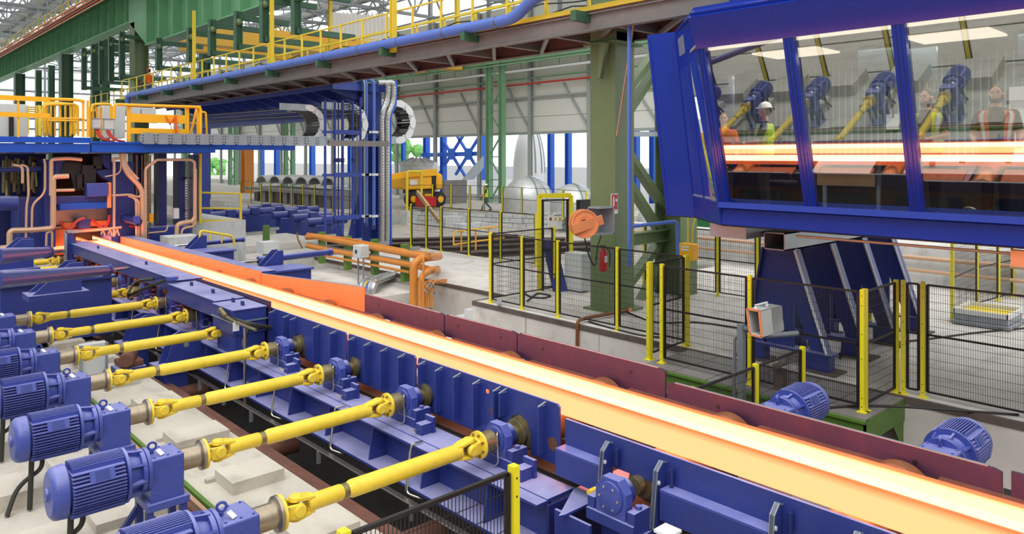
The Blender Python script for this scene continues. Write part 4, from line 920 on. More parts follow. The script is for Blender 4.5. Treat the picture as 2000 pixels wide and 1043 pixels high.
for pts, r in (([(100, 382), (100, 314), (104, 311), (134, 309), (160, 312)], .055), ([(19, 495), (19, 455), (24, 450), (66, 449), (100, 446), (104, 441), (104, 350), (108, 345), (134, 344)], .075), ([(0, 486), (18, 484)], .09), ([(50, 498), (52, 400), (56, 380), (54, 325), (40, 322)], .03), ([(62, 455), (63, 398), (88, 378), (88, 320), (86, 310)], .03), ([(44, 358), (44, 325), (25, 322)], .035), ([(108, 372), (145, 371)], .045),
               ([(223, 462), (223, 316), (219, 311), (240, 308)], .04), ([(238, 300), (242, 325), (250, 340), (278, 368), (279, 490)], .075), ([(243, 300), (246, 322), (256, 336), (270, 350)], .045), ([(219, 382), (256, 380), (270, 386), (280, 378)], .035), ([(236, 310), (236, 340), (205, 345)], .02), ([(102, 498), (102, 452), (91, 454), (90, 490)], .03), ([(250, 382), (266, 388), (267, 478)], .04), ([(258, 385), (271, 392), (271, 478)], .035),
               ([(284, 480), (284, 330), (292, 322), (300, 318), (306, 312), (372, 312), (380, 316), (380, 440), (376, 434)], .045), ([(345, 462), (346, 440), (352, 436), (376, 432), (380, 425)], .07), ([(354, 460), (356, 446), (376, 442), (382, 438), (382, 330)], .04), ([(290, 455), (325, 452), (328, 440)], .025)):
    mb = MB().tube(rounded([PY(u, v, YM-.55) for u, v in pts], .25), r, 8); mb.build('copper_pipe', 'copper_pipe', ms)
for pts in (([(118, 432), (125, 447), (138, 448), (150, 430), (165, 425)]), ([(178, 426), (190, 440), (205, 446), (212, 436), (214, 420)]), ([(245, 434), (255, 442), (270, 442), (276, 436)])): MB().tube(rounded([PY(u, v, YM-.3) for u, v in pts], .3), .04, 6).build('cooling_hose', 'red_cable', ms)
MB().bb(4.75, 6.3, YM-.1, YM+1.1, .93, 1.0).build('hot_stock', 'hot_face', ms)
mp('lit_side_plate', 'guard_glow_orange', [(107, 448, 133, 498), (133, 446, 215, 452)], YM+.1, .1, lab='plate glowing in the light of the hot steel')  # glow from the hot stock also painted in as orange plate colour
# probe arm in front of the mouth
pa = thing('probe_arm', 'slim steel arm with dangling prongs reaching across the glowing mill mouth', 'arm', PY(128, 500, YM-1.2))
MB().bar(PY(128, 452, YM-1.2), PY(128, 540, YM-1.2), .06, .08).bar(PY(128, 452, YM-1.2), PY(153, 452, YM-1.2), .08, .08).build('post', 'galv', pa)
MB().tube([PY(140, 454, YM-1.2), PY(237, 444, YM-1.2)], .035, 8).build('arm', 'copper_pipe', pa)
mb = MB()
for u in (201, 215, 229): mb.tube([PY(u, 447, YM-1.2), PY(u-3.5, 458, YM-1.2)], .02, 6).tube([PY(u, 447, YM-1.2), PY(u+4, 460, YM-1.2)], .02, 6)
mb.build('prongs', 'copper_pipe', pa)
MB().bar(PY(135, 455, YM-1.1), PY(135, 520, YM-1.1), .2, .2).build('blue_post', 'blue', pa)
# right half of stand
rs = thing('stand_frame', 'blue upright frame columns and base right of the mill stand', 'frame', (9, YM+.5, 0))
for (u0, u1, v0, v1) in ((312, 326, 300, 440), (350, 362, 312, 438), (379, 394, 302, 432)): R_(MB(), u0, v0, u1, v1, YM+.4, .6).build('upright', 'blue_dark' if u0 < 370 else 'blue', rs, bevel=.01)
R_(R_(MB(), 288, 443, 372, 480, YM-.2, 1.2), 330, 462, 400, 500, YM-.8, .8).build('base', 'blue', rs); R_(MB(), 330, 462, 392, 492, YM-1.5, .8).build('plinth', 'concrete_wall', rs)
R_(R_(MB(), 362, 346, 381, 350, YM+.2, .3), 362, 409, 383, 412, YM+.2, .3).build('arm_bracket', 'blue_dark', rs)
R_(MB(), 292, 418, 300, 434, YM, .3).build('valve_box', 'lift_yellow', rs); R_(MB(), 340, 407, 350, 427, YM-.2, .2).build('junction_box', 'cabinet', rs)
src = None
for i in range(24):
    mb = MB().box(PY(288, 320+6.5*i, YM-.5), (.1, .03, .05))
    if src is None: src = mb.build('chain_link', 'steel', rs); z0 = PY(288, 320, YM-.5).z
    else: piece(src, 'chain_link', V((0, 0, PY(288, 320+6.5*i, YM-.5).z-z0)), rs)
for i in range(22):
    q_ = PY(366, 320+5*i, YM-.1)-PY(288, 320, YM-.5); piece(src, 'chain_link', q_, rs)
# ---- platform above
pf = thing('mill_platform', 'blue steel platform deck with wide bright edge beam over the mill', 'platform', (6, YM-.6, 3.7))
YP = YM-.8
R_(MB(), -120, 280, 176.5, 298, YP, .25).build('edge_beam', 'platform_blue', pf, bevel=.01); R_(MB(), 178.5, 280, 421, 298, YP, .25).build('edge_beam', 'platform_blue', pf, bevel=.01)
R_(MB(), 421, 280, 576, 293, YP+.02, .22).build('edge_beam', 'platform_blue', pf); R_(MB(), -120, 267.5, 178, 276, YP+.06, .06).build('toe_board', 'platform_blue', pf)
R_(MB(), -120, 276.5, 421, 280, YP-.05, .35).build('top_flange', 'platform_blue', pf)
p = PY(-120, 282, YP); q = PY(421, 282, YP); MB().bb(p.x, q.x, YP+.26, YP+7, p.z-.1, p.z).build('deck', 'walk_grey', pf)
for i, u in enumerate((-60, 60, 150, 290, 400)):
    p = PY(u, 290, YP); MB().bb(p.x, p.x+.15, YP+.3, YP+7, p.z-.15, p.z+.1).build('joist', 'blue_dark', pf)
# grey cabinets on platform
for k, (u0, v0, u1, v1, Y, lab) in enumerate(((-80, 203, 55, 268, YP+1.4, 'large grey control cabinet behind the yellow rail, far left of the platform'), (200, 207, 245, 270, YP+1.6, 'grey cabinet on the platform right of the yellow posts'), (247, 210, 305, 226, YP+1.8, 'low grey box behind the wide yellow barrier boards'))):
    t = thing('control_cabinet', lab, 'cabinet', PY(u0, v1, Y)); R_(MB(), u0, v0, u1, v1, Y, .6).build('body', 'cabinet', t, bevel=.015)
    um = (u0+u1)/2; R_(MB(), um-1, v0+4, um, v1-3, Y-.01, .02).build('door_gap', 'frame_black', t)
    if k == 0: R_(MB(), 18, 228, 27, 266, Y-.1, .1).build('cable_slot', 'frame_black', t)
for k, (u0, v0, u1, v1) in enumerate(((182, 232, 197, 250), (204, 233, 223, 252))):
    t = thing('junction_box', ('small grey junction box on the platform, left of two', 'small grey junction box on the platform, right of two with red cables')[k], 'box', PY(u0, v1, YP+.2)); R_(MB(), u0, v0, u1, v1, YP+.3, .15).build('body', 'cabinet', t, bevel=.01); R_(R_(MB(), u0-2, v0-1.5, u1+2, v0, YP+.28, .17), u0-2, v1, u1+2, v1+2, YP+.28, .17).build('mounting_strip', 'galv', t)
mb = MB()
for i, (a, b) in enumerate(((186, 206), (189, 209), (192, 212), (207, 225), (210, 228), (213, 232))): mb.tube(rounded([PY(a, 252, YP+.35), PY(a+3, 262, YP+.2), PY((a+b)/2+4, 273, YP+.1), PY(b+12, 276, YP+.1)], .3), .025, 6)
solo(mb, 'power_cables', 'red_cable', 'dark red power cables drooping from the junction boxes on the platform', 'cable')
# yellow railings of the platform: rail frames built as bent tubes with posts
def pr(pts, Y, r=.045): return MB().tube(rounded([PY(u, v, Y) for u, v in pts], .12, 3), r, 8)
yr = thing('platform_railing', 'orange yellow railing with wide top and middle boards, far left of the platform', 'railing', PY(0, 268, YP))
R_(MB(), -120, 187.5, 98, 197, YP+.02, .06).build('top_board', 'rail_yellow', yr); R_(MB(), -120, 220, 98, 229, YP+.02, .06).build('middle_board', 'rail_yellow', yr)
for u in (36, 163, 172): R_(MB(), u-2.2, 196, u+2.2, 268, YP+.05, .06).build('rail_post', 'rail_yellow', yr)
pr([(98, 193.5), (150, 195), (165, 198)], YP+.05).build('handrail', 'rail_yellow', yr); pr([(98, 231), (163, 231.5)], YP+.05, .025).build('middle_rail', 'rail_yellow', yr)
y2 = thing('platform_railing', 'orange yellow barrier with two wide boards, right part of the platform', 'railing', PY(320, 268, YP))
pr([(223, 232), (223, 207), (228, 204), (250, 205), (385, 209), (392, 212), (392, 262)], YP).build('handrail', 'rail_yellow', y2)
for u in (252, 366, 389): R_(MB(), u-3.5, 206, u+3.5, 277, YP+.05, .08).build('rail_post', 'rail_yellow', y2)
R_(MB(), 256, 223.5, 363, 240, YP+.03, .05).build('barrier_board', 'rail_yellow', y2); R_(MB(), 256, 251, 363, 262, YP+.03, .05).build('barrier_board', 'rail_yellow', y2)
pr([(384, 212), (378, 240), (372, 262)], YP+.4, .04).build('brace', 'rail_yellow', y2); pr([(372, 241), (390, 241)], YP+.4, .03).build('brace', 'rail_yellow', y2)
pr([(392, 219), (402, 219), (404, 262)], YP+.5, .035).build('end_rail', 'rail_yellow', y2)
MB().bar(PY(324, 227, YP-.03), PY(332, 243, YP-.03), .05, .03).bar(PY(342, 228, YP-.03), PY(331, 243, YP-.03), .05, .03).bar(PY(343, 226, YP-.03), PY(344, 262, YP-.03), .07, .03).build('orange_strap', 'orange_fab', y2)
rr = random.Random(11)
for k in range(3):
    Y = YP+2.0+1.9*k
    t = thing('platform_railing', 'yellow railing rows deeper on the platform, %s row' % ('first', 'second', 'third')[k], 'railing', PY(60, 260, Y))
    pr([(84-10*k+14, 262-3*k), (86, 205-3*k), (150-6*k, 203), (152-6*k, 262)], Y, .04).build('handrail', 'rail_yellow', t)
    pr([(88, 236-2*k), (150-6*k, 236)], Y, .025).build('middle_rail', 'rail_yellow', t)
    for u in (72, 79, 85, 92, 100, 108, 118, 128, 138, 146, 153): 
        if rr.random() < .8: R_(MB(), u-1.6, 206, u+1.6, 266, Y+rr.uniform(0, .6), .07).build('rail_post', 'yellow' if u < 92 else 'rail_yellow', t)
t = thing('caged_ladder', 'yellow caged ladder rungs at the left of the platform posts', 'ladder', PY(60, 260, YP+1.2))
for i in range(4): R_(MB(), 56, 208+4.2*i, 76, 209.4+4.2*i, YP+1.2, .4).build('rung', 'yellow', t)
R_(R_(MB(), 55, 207, 57, 262, YP+1.2, .05), 75, 205, 77, 264, YP+1.2, .05).build('stile', 'yellow', t)
pr([(180, 218), (180, 204), (213, 203), (217, 207), (217, 232)], YP+.8, .04).build('handrail', 'rail_yellow', thing('platform_railing', 'short yellow rail arch between the two grey cabinets', 'railing', PY(200, 232, YP)))
for u in (176, 182, 190, 198): R_(MB(), u-2, 209, u+2, 268, YP+.9, .08).build('guard_post', 'rail_yellow', bpy.data.objects[-1] if False else yr)
# lower yellow railing right of the mill and its concrete block
struct(MB().bb(PY(376, 435, 25.5).x, PY(480, 435, 25.5).x, 25.5, 30, -.95, PY(400, 434, 25.5).z), 'floor_block', 'concrete_wall')
p0 = PY(384, 437, 25.6); p1 = PY(470, 437, 25.6); railing('block_railing', 'yellow railing on the concrete block right of the mill', [p0, p1], 1.05, 'walk_yellow', .035, 1.1)
pr([(391, 300), (391, 436)], 25.2, .05).build('post', 'walk_yellow', thing('tall_post', 'tall yellow post right of the mill stand under the platform', 'post', PY(391, 436, 25.2)))
t = thing('stair_rail', 'small yellow stair handrail in front of the concrete block', 'railing', PY(390, 470, 22)); pr([(390, 466), (391, 450), (455, 461), (458, 478)], 22, .035).build('handrail', 'walk_yellow', t); pr([(411, 454), (411, 470)], 22, .025).build('rail_post', 'walk_yellow', t); pr([(433, 458), (433, 474)], 22, .025).build('rail_post', 'walk_yellow', t)
# ---- drag chain on the platform and the three loops
dc = thing('drag_chain', 'long grey drag chain of rounded link plates lying on the blue platform', 'drag chain', PY(280, 282, YP-.3))
src = None; YD = YP-.25
a0 = PY(276, 281, YD).x; a1 = PY(640, 281, YD).x; n = 15; zc = PY(400, 272, YD).z; zh = .17
def linkplate(mb, c, L, h, d=.02):
    pts = [c+V((x, 0, z)) for x, z in [(-L/2+h*.35-h*.35*1.0*math.cos(t), h*math.sin(t)) for t in (0,)]]
    poly = []
    for i in range(7): t = PI/2+PI*i/6; poly.append(c+V((-L/2+h*.8+h*.8*math.cos(t), 0, h*math.sin(t))))
    for i in range(7): t = -PI/2+PI*i/6; poly.append(c+V((L/2-h*.8+h*.8*math.cos(t), 0, h*math.sin(t))))
    return mb.prism(poly, (0, d, 0))
for i in range(n):
    c = V((a0+(a1-a0)*(i+.5)/n, YD-(.02 if i % 2 else 0), zc))
    if i < 2:
        o = linkplate(MB(), c, (a1-a0)/n*1.25, zh).build('link_plate', 'galv', dc)
        if i == 0: s0 = o; c0 = c
        else: s1 = o; c1 = c
    else: piece((s0, s1)[i % 2], 'link_plate', c-(c0, c1)[i % 2], dc)
    hb_ = MB()
    for du in (-.16, .16):
        for dz in (-.09, 0, .09): hb_.lathe(c+V((du, -.028, dz)), (0, 1, 0), [(0, .018), (.004, .018)], 8)
    if i < 1: hsrc = hb_.build('hole_set', 'white_paint' if i > 8 else 'frame_black', dc)
    else: piece(hsrc, 'hole_set', c-c0, dc)
MB().bb(a0, a1, YD+.35, YD+.37, zc-zh, zc+zh).build('rear_side', 'galv', dc)
MB().bb(a1, PY(760, 280, YD).x, YD, YD+.02, zc-zh, zc+zh*.2).build('tail_plates', 'walk_grey', dc)
def chain_loop(u, vc, Y, hpx, lab, wd=.9, ell=1.0):
    c = PY(u, vc, Y); t_ = Y/ray(u)[1]; R = hpx*t_/F; t = thing('chain_loop', lab, 'drag chain', c, 'drag chain bends standing beside the gantry')
    src = None; n = 11
    for i in range(n):
        a = -PI*.55+PI*1.1*i/(n-1)
        cc_ = c+V((R*.86*math.cos(a), 0, R*.86*math.sin(a)))
        mb = MB(); poly = []
        for j in range(12): b = 2*PI*j/12; r_ = R*.17; poly.append(cc_+V((-math.sin(a)*r_*1.7*math.cos(b)+math.cos(a)*r_*math.sin(b), 0, math.cos(a)*r_*1.7*math.cos(b)+math.sin(a)*r_*math.sin(b))))
        mb.prism([p_+V((0, -.034*(i % 2), 0)) for p_ in poly], (0, .03, 0)).build('link_plate', 'white_paint' if i % 2 else 'cabinet', t)
        MB().prism([p_+V((0, wd, 0)) for p_ in poly], (0, .03, 0)).build('rear_link_plate', 'galv', t)
    mb = MB()
    for i in range(n*2):
        a = -PI*.55+PI*1.1*i/(n*2-1)
        for rr_ in (.74, .97): q = c+V((R*rr_*math.cos(a), .06, R*rr_*math.sin(a))); mb.bar(q, q+V((0, wd, 0)), .07, .03, up=(math.cos(a), 0, math.sin(a)))
    mb.build('cross_bars', 'frame_black', t)
    for s_ in (-1, 1): MB().bar(c+V((-R*1.5, 0, s_*R*.86)), c+V((0, 0, s_*R*.86)), .03, R*.34, up=(0, 0, 1)).build('straight_run', 'galv', t)
    return t
chain_loop(600, 243, 24.6, 38, 'round bend of a drag chain seen left of the blue pipe rack', 1.0)
chain_loop(683, 243, 25.6, 40, 'round bend of a drag chain behind the blue pipe rack', 1.0)
chain_loop(776, 238, 27.0, 42, 'white round bend of a drag chain right of the gantry column', 1.0)
# ================================================================== BLUE GANTRY
gn = thing('pipe_gantry', 'blue gantry with flat canopy roof and tall near leg carrying ducts', 'gantry', (16, 26, 0))
zg = 6.55; A0 = PZ(646, 158, zg); A1 = PZ(742, 166, zg); X0, X1, Yn, Yf = A0.x, A1.x+.1, A0.y-.1, 45
MB().bb(X0, X0+.05, Yn, Yf, zg-.32, zg).bb(X0, X1, Yn, Yn+.05, zg-.32, zg).build('fascia', 'gantry_blue', gn)
MB().bb(X0, X1, Yn, Yf, zg-.06, zg).build('roof_plate', 'gantry_blue', gn)
src = None
for i in range(13):
    mb = MB().prism([(X0+.1, Yn+.5+1.4*i, zg-.3), (X1, Yn+.5+1.4*i, zg-.95), (X1, Yn+.5+1.4*i, zg-.06), (X0+.1, Yn+.5+1.4*i, zg-.06)], (0, .08, 0))
    if src is None: src = mb.build('rib_plate', 'gantry_blue', gn)
    else: piece(src, 'rib_plate', V((0, 1.4*i, 0)), gn)
MB().bb(X1-1.2, X1-.6, Yn+.3, Yf, zg-1.35, zg-.9).build('main_beam', 'gantry_blue', gn)
lx0, lx1 = PZ(703, 478, 0).x, PZ(747, 478, 0).x
LX, LY = PY(724, 300, Yn+.3).x, Yn+.3
MB().bb(LX-.42, LX-.36, LY, LY+.8, 0, zg-.3).bb(LX+.36, LX+.42, LY, LY+.8, 0, zg-.3).bb(LX-.4, LX+.4, LY+.35, LY+.4, 0, zg-.3).build('leg', 'gantry_blue', gn)
MB().prism([(LX-.95, LY+.3, 0), (LX+1.05, LY+.3, 0), (LX+.42, LY+.3, 2.1), (LX-.42, LY+.3, 2.1)], (0, .06, 0)).prism([(LX-1.0, LY+.3, zg-.3), (LX+.42, LY+.3, zg-.3), (LX+.42, LY+.3, 4.2), (LX-.3, LY+.3, 4.2)], (0, .06, 0)).build('leg_gusset', 'gantry_blue', gn)
MB().bb(LX-.5, LX+.5, LY, LY+.8, zg-2.2, zg-2.1).bb(X1-.75, X1, LY-.05, LY+.5, zg-2.1, zg-.3).build('knee_box', 'gantry_blue', gn)
for Yk in (44.6,): MB().bb(LX-.4, LX+.4, Yk, Yk+.5, 0, zg-.3).build('rear_leg', 'gantry_blue', gn)
YL = LY-.5
for k, (u, m, r, lab) in enumerate(((712, 'galv', .035, 'thin grey vertical pipe on the gantry leg'), (716, 'pipe_blue', .05, 'blue vertical pipe on the gantry leg, left of two'), (730, 'pipe_blue', .07, 'blue vertical pipe on the gantry leg, right of two with white clips'))):
    p = PY(u, 150, YL); q = PY(u, 440, YL); t = thing('riser_pipe', lab, 'pipe', q)
    MB().tube(rounded([q, V((p.x, YL, zg+.15)), V((p.x-.3, YL+.4, zg+.15)), V((p.x-.4, YL+.9, zg))], .25), r, 10).build('pipe', m, t)
    for v in (258, 341, 422): c = PY(u, v, YL-.02); MB().box(c, (.28, .24, .09)).build('clip', 'white_paint', t)
def duct(us, vs, m, w_, lab, rib=True, Y=None):
    Y = Y or YL-.1; pts = rounded([PY(u, v, Y) for u, v in zip(us, vs)], .5, 4); t = thing('cable_duct', lab, 'duct', pts[-1]); mb = MB()
    MB().tube(pts, w_/2, 10).build('trunk', m, t)
    if rib:
        r = MB(); L = 0
        for a, b in zip(pts[:-1], pts[1:]):
            n_ = max(1, int((b-a).length/.1))
            for i in range(n_): c = a+(b-a)*i/n_; r.ring(c, (b-a), w_/2*.9, w_/2*1.06, .03, 10)
        r.build('corrugation', 'bright_steel' if m != 'bright_blue' else 'bright_blue', t)
duct((738, 757, 757, 745, 746, 746), (162, 160, 195, 222, 300, 478), 'duct', .22, 'silver corrugated duct running down the gantry leg, left one')
duct((750, 769, 768, 756, 756, 756), (162, 160, 200, 225, 300, 478), 'duct', .22, 'silver corrugated duct running down the gantry leg, right one')
duct((772, 774, 772, 762, 762, 763), (158, 162, 208, 224, 300, 478), 'bright_blue', .12, 'bright blue duct running down the gantry beside the silver ducts', False)
rk = thing('pipe_rack', 'tall blue rack of vertical pipes with wide cross bars beside the gantry leg', 'rack', PY(660, 455, 24.4))
YR = 24.4
for u, v0, v1, r, m in ((635, 196, 452, .05, 'gantry_blue'), (649, 200, 448, .012, 'steel'), (654, 196, 446, .045, 'gantry_blue'), (661, 200, 440, .025, 'blue_dark'), (669, 196, 455, .055, 'gantry_blue'), (683, 205, 430, .02, 'blue_dark'), (689, 196, 440, .045, 'gantry_blue'), (697, 200, 430, .015, 'steel'), (704, 190, 420, .05, 'gantry_blue')):
    MB().tube([PY(u, v0, YR), PY(u, v1, YR)], r, 8).build('pipe', m, rk)
for v in (258, 341, 424):
    R_(R_(MB(), 632, v-2, 706, v+3, YR-.05, .1), 654, v-4, 702, v+5, YR-.1, .05).build('cross_bar', 'gantry_blue', rk)
for i, (u, v) in enumerate(((655, 432), (690, 436), (713, 440), (729, 445), (655, 314), (669, 314), (690, 314), (661, 314))): MB().cyl(PY(u, v-5, YR-.02), PY(u, v+3, YR-.02), .075 if v < 400 else .09, seg=8).build('coupling', 'blue_dark', rk)
for i in range(5): MB().tube([(X0+.3+.12*i, Yn-1, PY(600, 196, YR).z-.07*i), (X0+.3+.12*i, 44, PY(600, 196, YR).z-.07*i+.25)], .035, 6).build('horizontal_pipe', 'gantry_blue' if i % 2 else 'steel', rk)
# ================================================================== ORANGE PIPE RACK
og = thing('orange_pipe_rack', 'rack of orange pipes on green posts across the white slab, centre', 'pipe rack', PZ(700, 530, 0))
def L_(u, v, dz=0):   # point on the rack line (parallel to the rolling line, X = 12.35)
    return PX(u, v, 12.35)
posts = ((520, 440, 505), (629, 453, 514), (679, 461, 527), (732, 467, 536), (791, 477, 550))
for u, v0, v1 in posts:
    p = L_(u, v1); q = L_(u, v0); MB().bar(p, q, .17, .2, up=(1, 0, 0)).build('green_post', 'plat_green', og)
    MB().bb(p.x-.02, p.x+.5, p.y-.05, p.y+.05, q.z-.2, q.z-.1).build('arm', 'galv', og)
xr = 12.2
def rackpipe(pts, r, m='orange_pipe', X=xr, nm='orange_pipe', rd=.15): MB().tube(rounded([PX(u, v, X) if len(a) == 0 else PX(u, v, a[0]) for u, v, *a in pts], rd), r, 12).build(nm, m, og)
rackpipe([(600, 463), (618, 462), (800, 496), (838, 502), (852, 500, 14.5)], .1)
rackpipe([(600, 480), (635, 487), (800, 517), (845, 527), (855, 524, 14.2)], .085)
rackpipe([(635, 500), (680, 508), (800, 532)], .04)
rackpipe([(600, 456), (680, 466), (790, 488), (852, 496, 14.5)], .03)
rackpipe([(808, 600, 11.8), (808, 516, 11.8), (822, 505, 12.0), (858, 501, 14.0)], .11, rd=.25)
rackpipe([(822, 600, 11.75), (823, 540, 11.75), (836, 530, 12.0), (856, 527, 14.0)], .085, rd=.2)
rackpipe([(827, 600, 11.6), (827, 498, 11.6), (840, 494, 12.3)], .03)
for i, (u, v) in enumerate(((830, 552), (834, 556), (838, 551), (842, 556), (846, 552))): rackpipe([(u, 600, 11.7), (u, v, 11.7), (u+8, v-4, 12.0), (872, 546+2.5*i, 13.2)], .022, rd=.08)
for i in range(4): rackpipe([(600+i*5, 474+i*4), (800, 505+i*4+5)], .015, 'galv', nm='thin_pipe')
rackpipe([(580, 455, 12.2), (582, 468, 12.2), (590, 484, 12.0)], .03, 'brown_roll')
mb = MB()
for i in range(6): mb.box(PX(832+3*i, 558+rr.uniform(-6, 16), 11.6), (.07, .07, .06))
mb.build('valves', 'bright_steel', og)
eb = thing('electrical_box', 'grey switch box on a stand in front of the orange pipe rack', 'box', PX(705, 540, 11.8)); p = PX(690, 478, 11.8); q = PX(716, 507, 11.8)
MB().bb(p.x-.02, p.x+.3, p.y-.42, p.y, q.z, p.z).build('body', 'cabinet', eb, bevel=.015); MB().box((p.x-.03, p.y-.2, (p.z+q.z)/2), (.02, .08, .1)).build('switch', 'black', eb)
MB().bb(p.x+.1, p.x+.14, p.y-.4, p.y-.36, -.25, q.z).bb(p.x+.1, p.x+.14, p.y-.1, p.y-.06, -.25, q.z).build('stand', 'galv', eb)
solo(R_(MB(), 515, 473, 545, 495, 20.5, .5), 'cabinet', 'cabinet', 'grey cabinet standing behind the blue cylinder block, left of the orange pipes', 'cabinet')
# grey conduit bundle bending over the slab edge
cbn = thing('conduit_bundle', 'bundle of grey and blue conduits bending over the slab edge behind the orange plate', 'conduit', PX(715, 560, 11.5))
for i, (m, r) in enumerate((('galv', .1), ('walk_yellow', .03), ('bright_blue', .04), ('galv', .09), ('duct', .1))): MB().tube(rounded([PX(703+5*i, 590, 11.3), PX(706+6*i, 552, 11.4), PX(735+4*i, 543, 12.2), PX(800, 527, 14.5)], .5, 6), r, 10).build('conduit', m, cbn)
# small blue far machines (second line) and tracks in the pit
rr = random.Random(21)
for k in range(9):
    u, v = ((497, 440), (520, 430), (545, 437), (570, 446), (590, 436), (610, 452), (640, 462), (425, 440), (450, 446))[k]; p = PZ(u, v, -.6)
    t = thing('distant_roller_unit', 'small hazy blue machine unit in the pit left of the pipe rack, %s' % ORD[k].replace('nearest', 'first'), 'machine', p, 'small blue machine units in the far pit')
    MB().bb(p.x-.8, p.x+.8, p.y-.3, p.y+.4, -.95, .05).cyl((p.x-1.2, p.y, .2), (p.x+1.1, p.y, .25), .22, seg=12).bb(p.x-.3, p.x+.2, p.y-.35, p.y+.3, .05, .5).build('unit_body', 'blue', t, bevel=.03)
for k in range(4):
    Y = 26.5+2.6*k; solo(MB().ibeam((13.5, Y+3, -.8), (31-k, Y-4.5, -.8), .25, .5, .05, .1), 'rail_track', 'edge_iron', 'dark steel rail track in the far pit, %s from the slab' % ORD[k], 'rail', 'rail tracks in the far pit')
# debris blocks far
for k, (u, v, w_, h) in enumerate(((795, 440, 1.4, .9), (870, 446, 1.0, .7), (905, 455, 1.2, .5))):
    p = PZ(u, v, -.95); solo(MB().bb(p.x, p.x+w_*1.6, p.y, p.y+1, -.95, -.95+h), 'concrete_plinth', 'concrete_wall', 'white concrete plinth in the far pit, %s' % ('left one behind the fence', 'middle one', 'right one')[k], 'plinth')
# ================================================================== FENCES
WIRE = {}
def fence(name, label, feet, h=1.73, m='post_yellow', step=.03, mesh=True, group=None, gate=None, r=.03, skip=()):
    feet = [V(f) for f in feet]; t = thing(name, label, 'fence', feet[0], group); post = None
    for i, p in enumerate(feet):
        d = (feet[min(i+1, len(feet)-1)]-feet[max(i-1, 0)]).normalized(); n_ = V((-d.y, d.x, 0))
        mb = MB().bar(p, p+V((0, 0, h)), r*2.1, r*1.9, up=d).box(p+V((0, 0, .006)), (.13, .13, .012)); mb.build('post', m, t)
        if r > .025:
            hb_ = MB()
            toc = V((-p.x, -p.y, 0)).normalized(); sd_ = max((d, -d, n_, -n_), key=lambda q: q.dot(toc))
            for k in (.08, .2, .75, 1.1, 1.5, 1.64): hb_.lathe(p+V((0, 0, k*h/1.73))+sd_*(r*1.05+.001), sd_, [(0, .008), (.002, .008)], 6)
            hb_.build('bolt_heads', 'frame_black', t)
    for i in range(len(feet)-1):
        if i in skip: continue
        a, b = feet[i], feet[i+1]; d = (b-a).normalized(); a2 = a+d*.06; b2 = b-d*.06; L = (b2-a2).length; z0, z1 = .1, h-.04
        fr = MB(); Z = lambda p, z: p+V((0, 0, z))
        for z in (z0, (z0+z1)*.53, z1): fr.bar(Z(a2, z), Z(b2, z), .028, .028)
        for p in (a2, b2): fr.bar(Z(p, z0), Z(p, z1), .028, .04, up=d)
        pn = fr.build('mesh_frame', 'frame_black', t)
        if mesh:
            wm = MB(); n = int(L/step); w_ = .0022
            for k in range(1, n):
                p = a2+(b2-a2)*k/n; wm.add([Z(p, z0)+d*w_, Z(p, z0)-d*w_, Z(p, z1)-d*w_, Z(p, z1)+d*w_], [(0, 1, 2, 3)]) if False else wm.bar(Z(p, z0), Z(p, z1), w_*2, w_*2, up=d)
            nz = int((z1-z0)/.12)
            for k in range(1, nz): wm.bar(Z(a2, z0+(z1-z0)*k/nz), Z(b2, z0+(z1-z0)*k/nz), w_*2, w_*2)
            wm.build('wire_mesh', 'frame_black', pn, kind='stuff', smooth=False)
    return t
P0 = lambda l: [PZ(u, v, 0) for u, v in l]
X1f = 12.12
def onX(us, X): return [V((X, PX(u, 600, X).y, 0)) for u in us]
fence('safety_fence', 'yellow post mesh fence along the slab edge in front of the green column', onX((959, 1020, 1090, 1206, 1343), X1f))
fence('safety_fence', 'short mesh fence side running back from the left corner post to the gate', [onX((957,), X1f)[0]+V((.06, .05, 0)), V((PY(1053, 568, onX((957,), X1f)[0].y).x+.6, onX((957,), X1f)[0].y+.05, 0))], step=.06)
gx = V((PY(1053, 568, onX((957,), X1f)[0].y).x+.6, onX((957,), X1f)[0].y+.05, 0))
pfz = onX((1267, 1293, 1465, 1685), 10.78)
fence('safety_fence', 'mesh fence on the green platform below the control cabin', pfz, skip=(0,))
fence('safety_fence', 'mesh fence return from the platform corner back to the slab, left side', [pfz[0]+V((.08, .02, 0)), V((12.05, pfz[0].y+.1, 0))])
fence('safety_fence', 'mesh fence return at the right end of the green platform', [pfz[-1]+V((.08, 0, 0)), V((12.0, pfz[-1].y, 0))])
yA_ = pfz[-1].y
fence('safety_fence', 'mesh fence right of the green platform on the slab edge, right side', [V((12.06, yA_-.08, 0)), V((12.1, PX(1803, 700, 12.1).y, 0)), V((12.1, 1.2, 0)), V((12.1, -1.5, 0))])
fence('safety_fence', 'low mesh fence dropping toward the rear guard plate, beside the grey scanner box', [V((10.25, 5.0, -.75)), V((8.95, 5.0, -.75)), V((7.5, 5.0, -.75))], h=1.65)
fence('safety_fence', 'mesh fence corner in the foreground over the trench, bottom centre', [V((3.53, 3.8, -.1)), V((2.2, 3.8, -.1))], h=1.56, step=.03)
fence('safety_fence', 'mesh fence running along the far side of the white slab', onX((803, 833, 862, 916, 978, 1047), 17.2), step=.07)
fence('safety_fence', 'mesh fence behind the cabin support legs', onX((1258, 1402, 1480, 1700), 17.0), mesh=True, step=.06)
fence('safety_fence', 'row of yellow fence posts at the far right under the cabin', [PZ(1860, 628, 0), PZ(1908, 600, 0), PZ(1950, 588, 0), PZ(1978, 580, 0), PZ(2010, 572, 0)], step=.06)
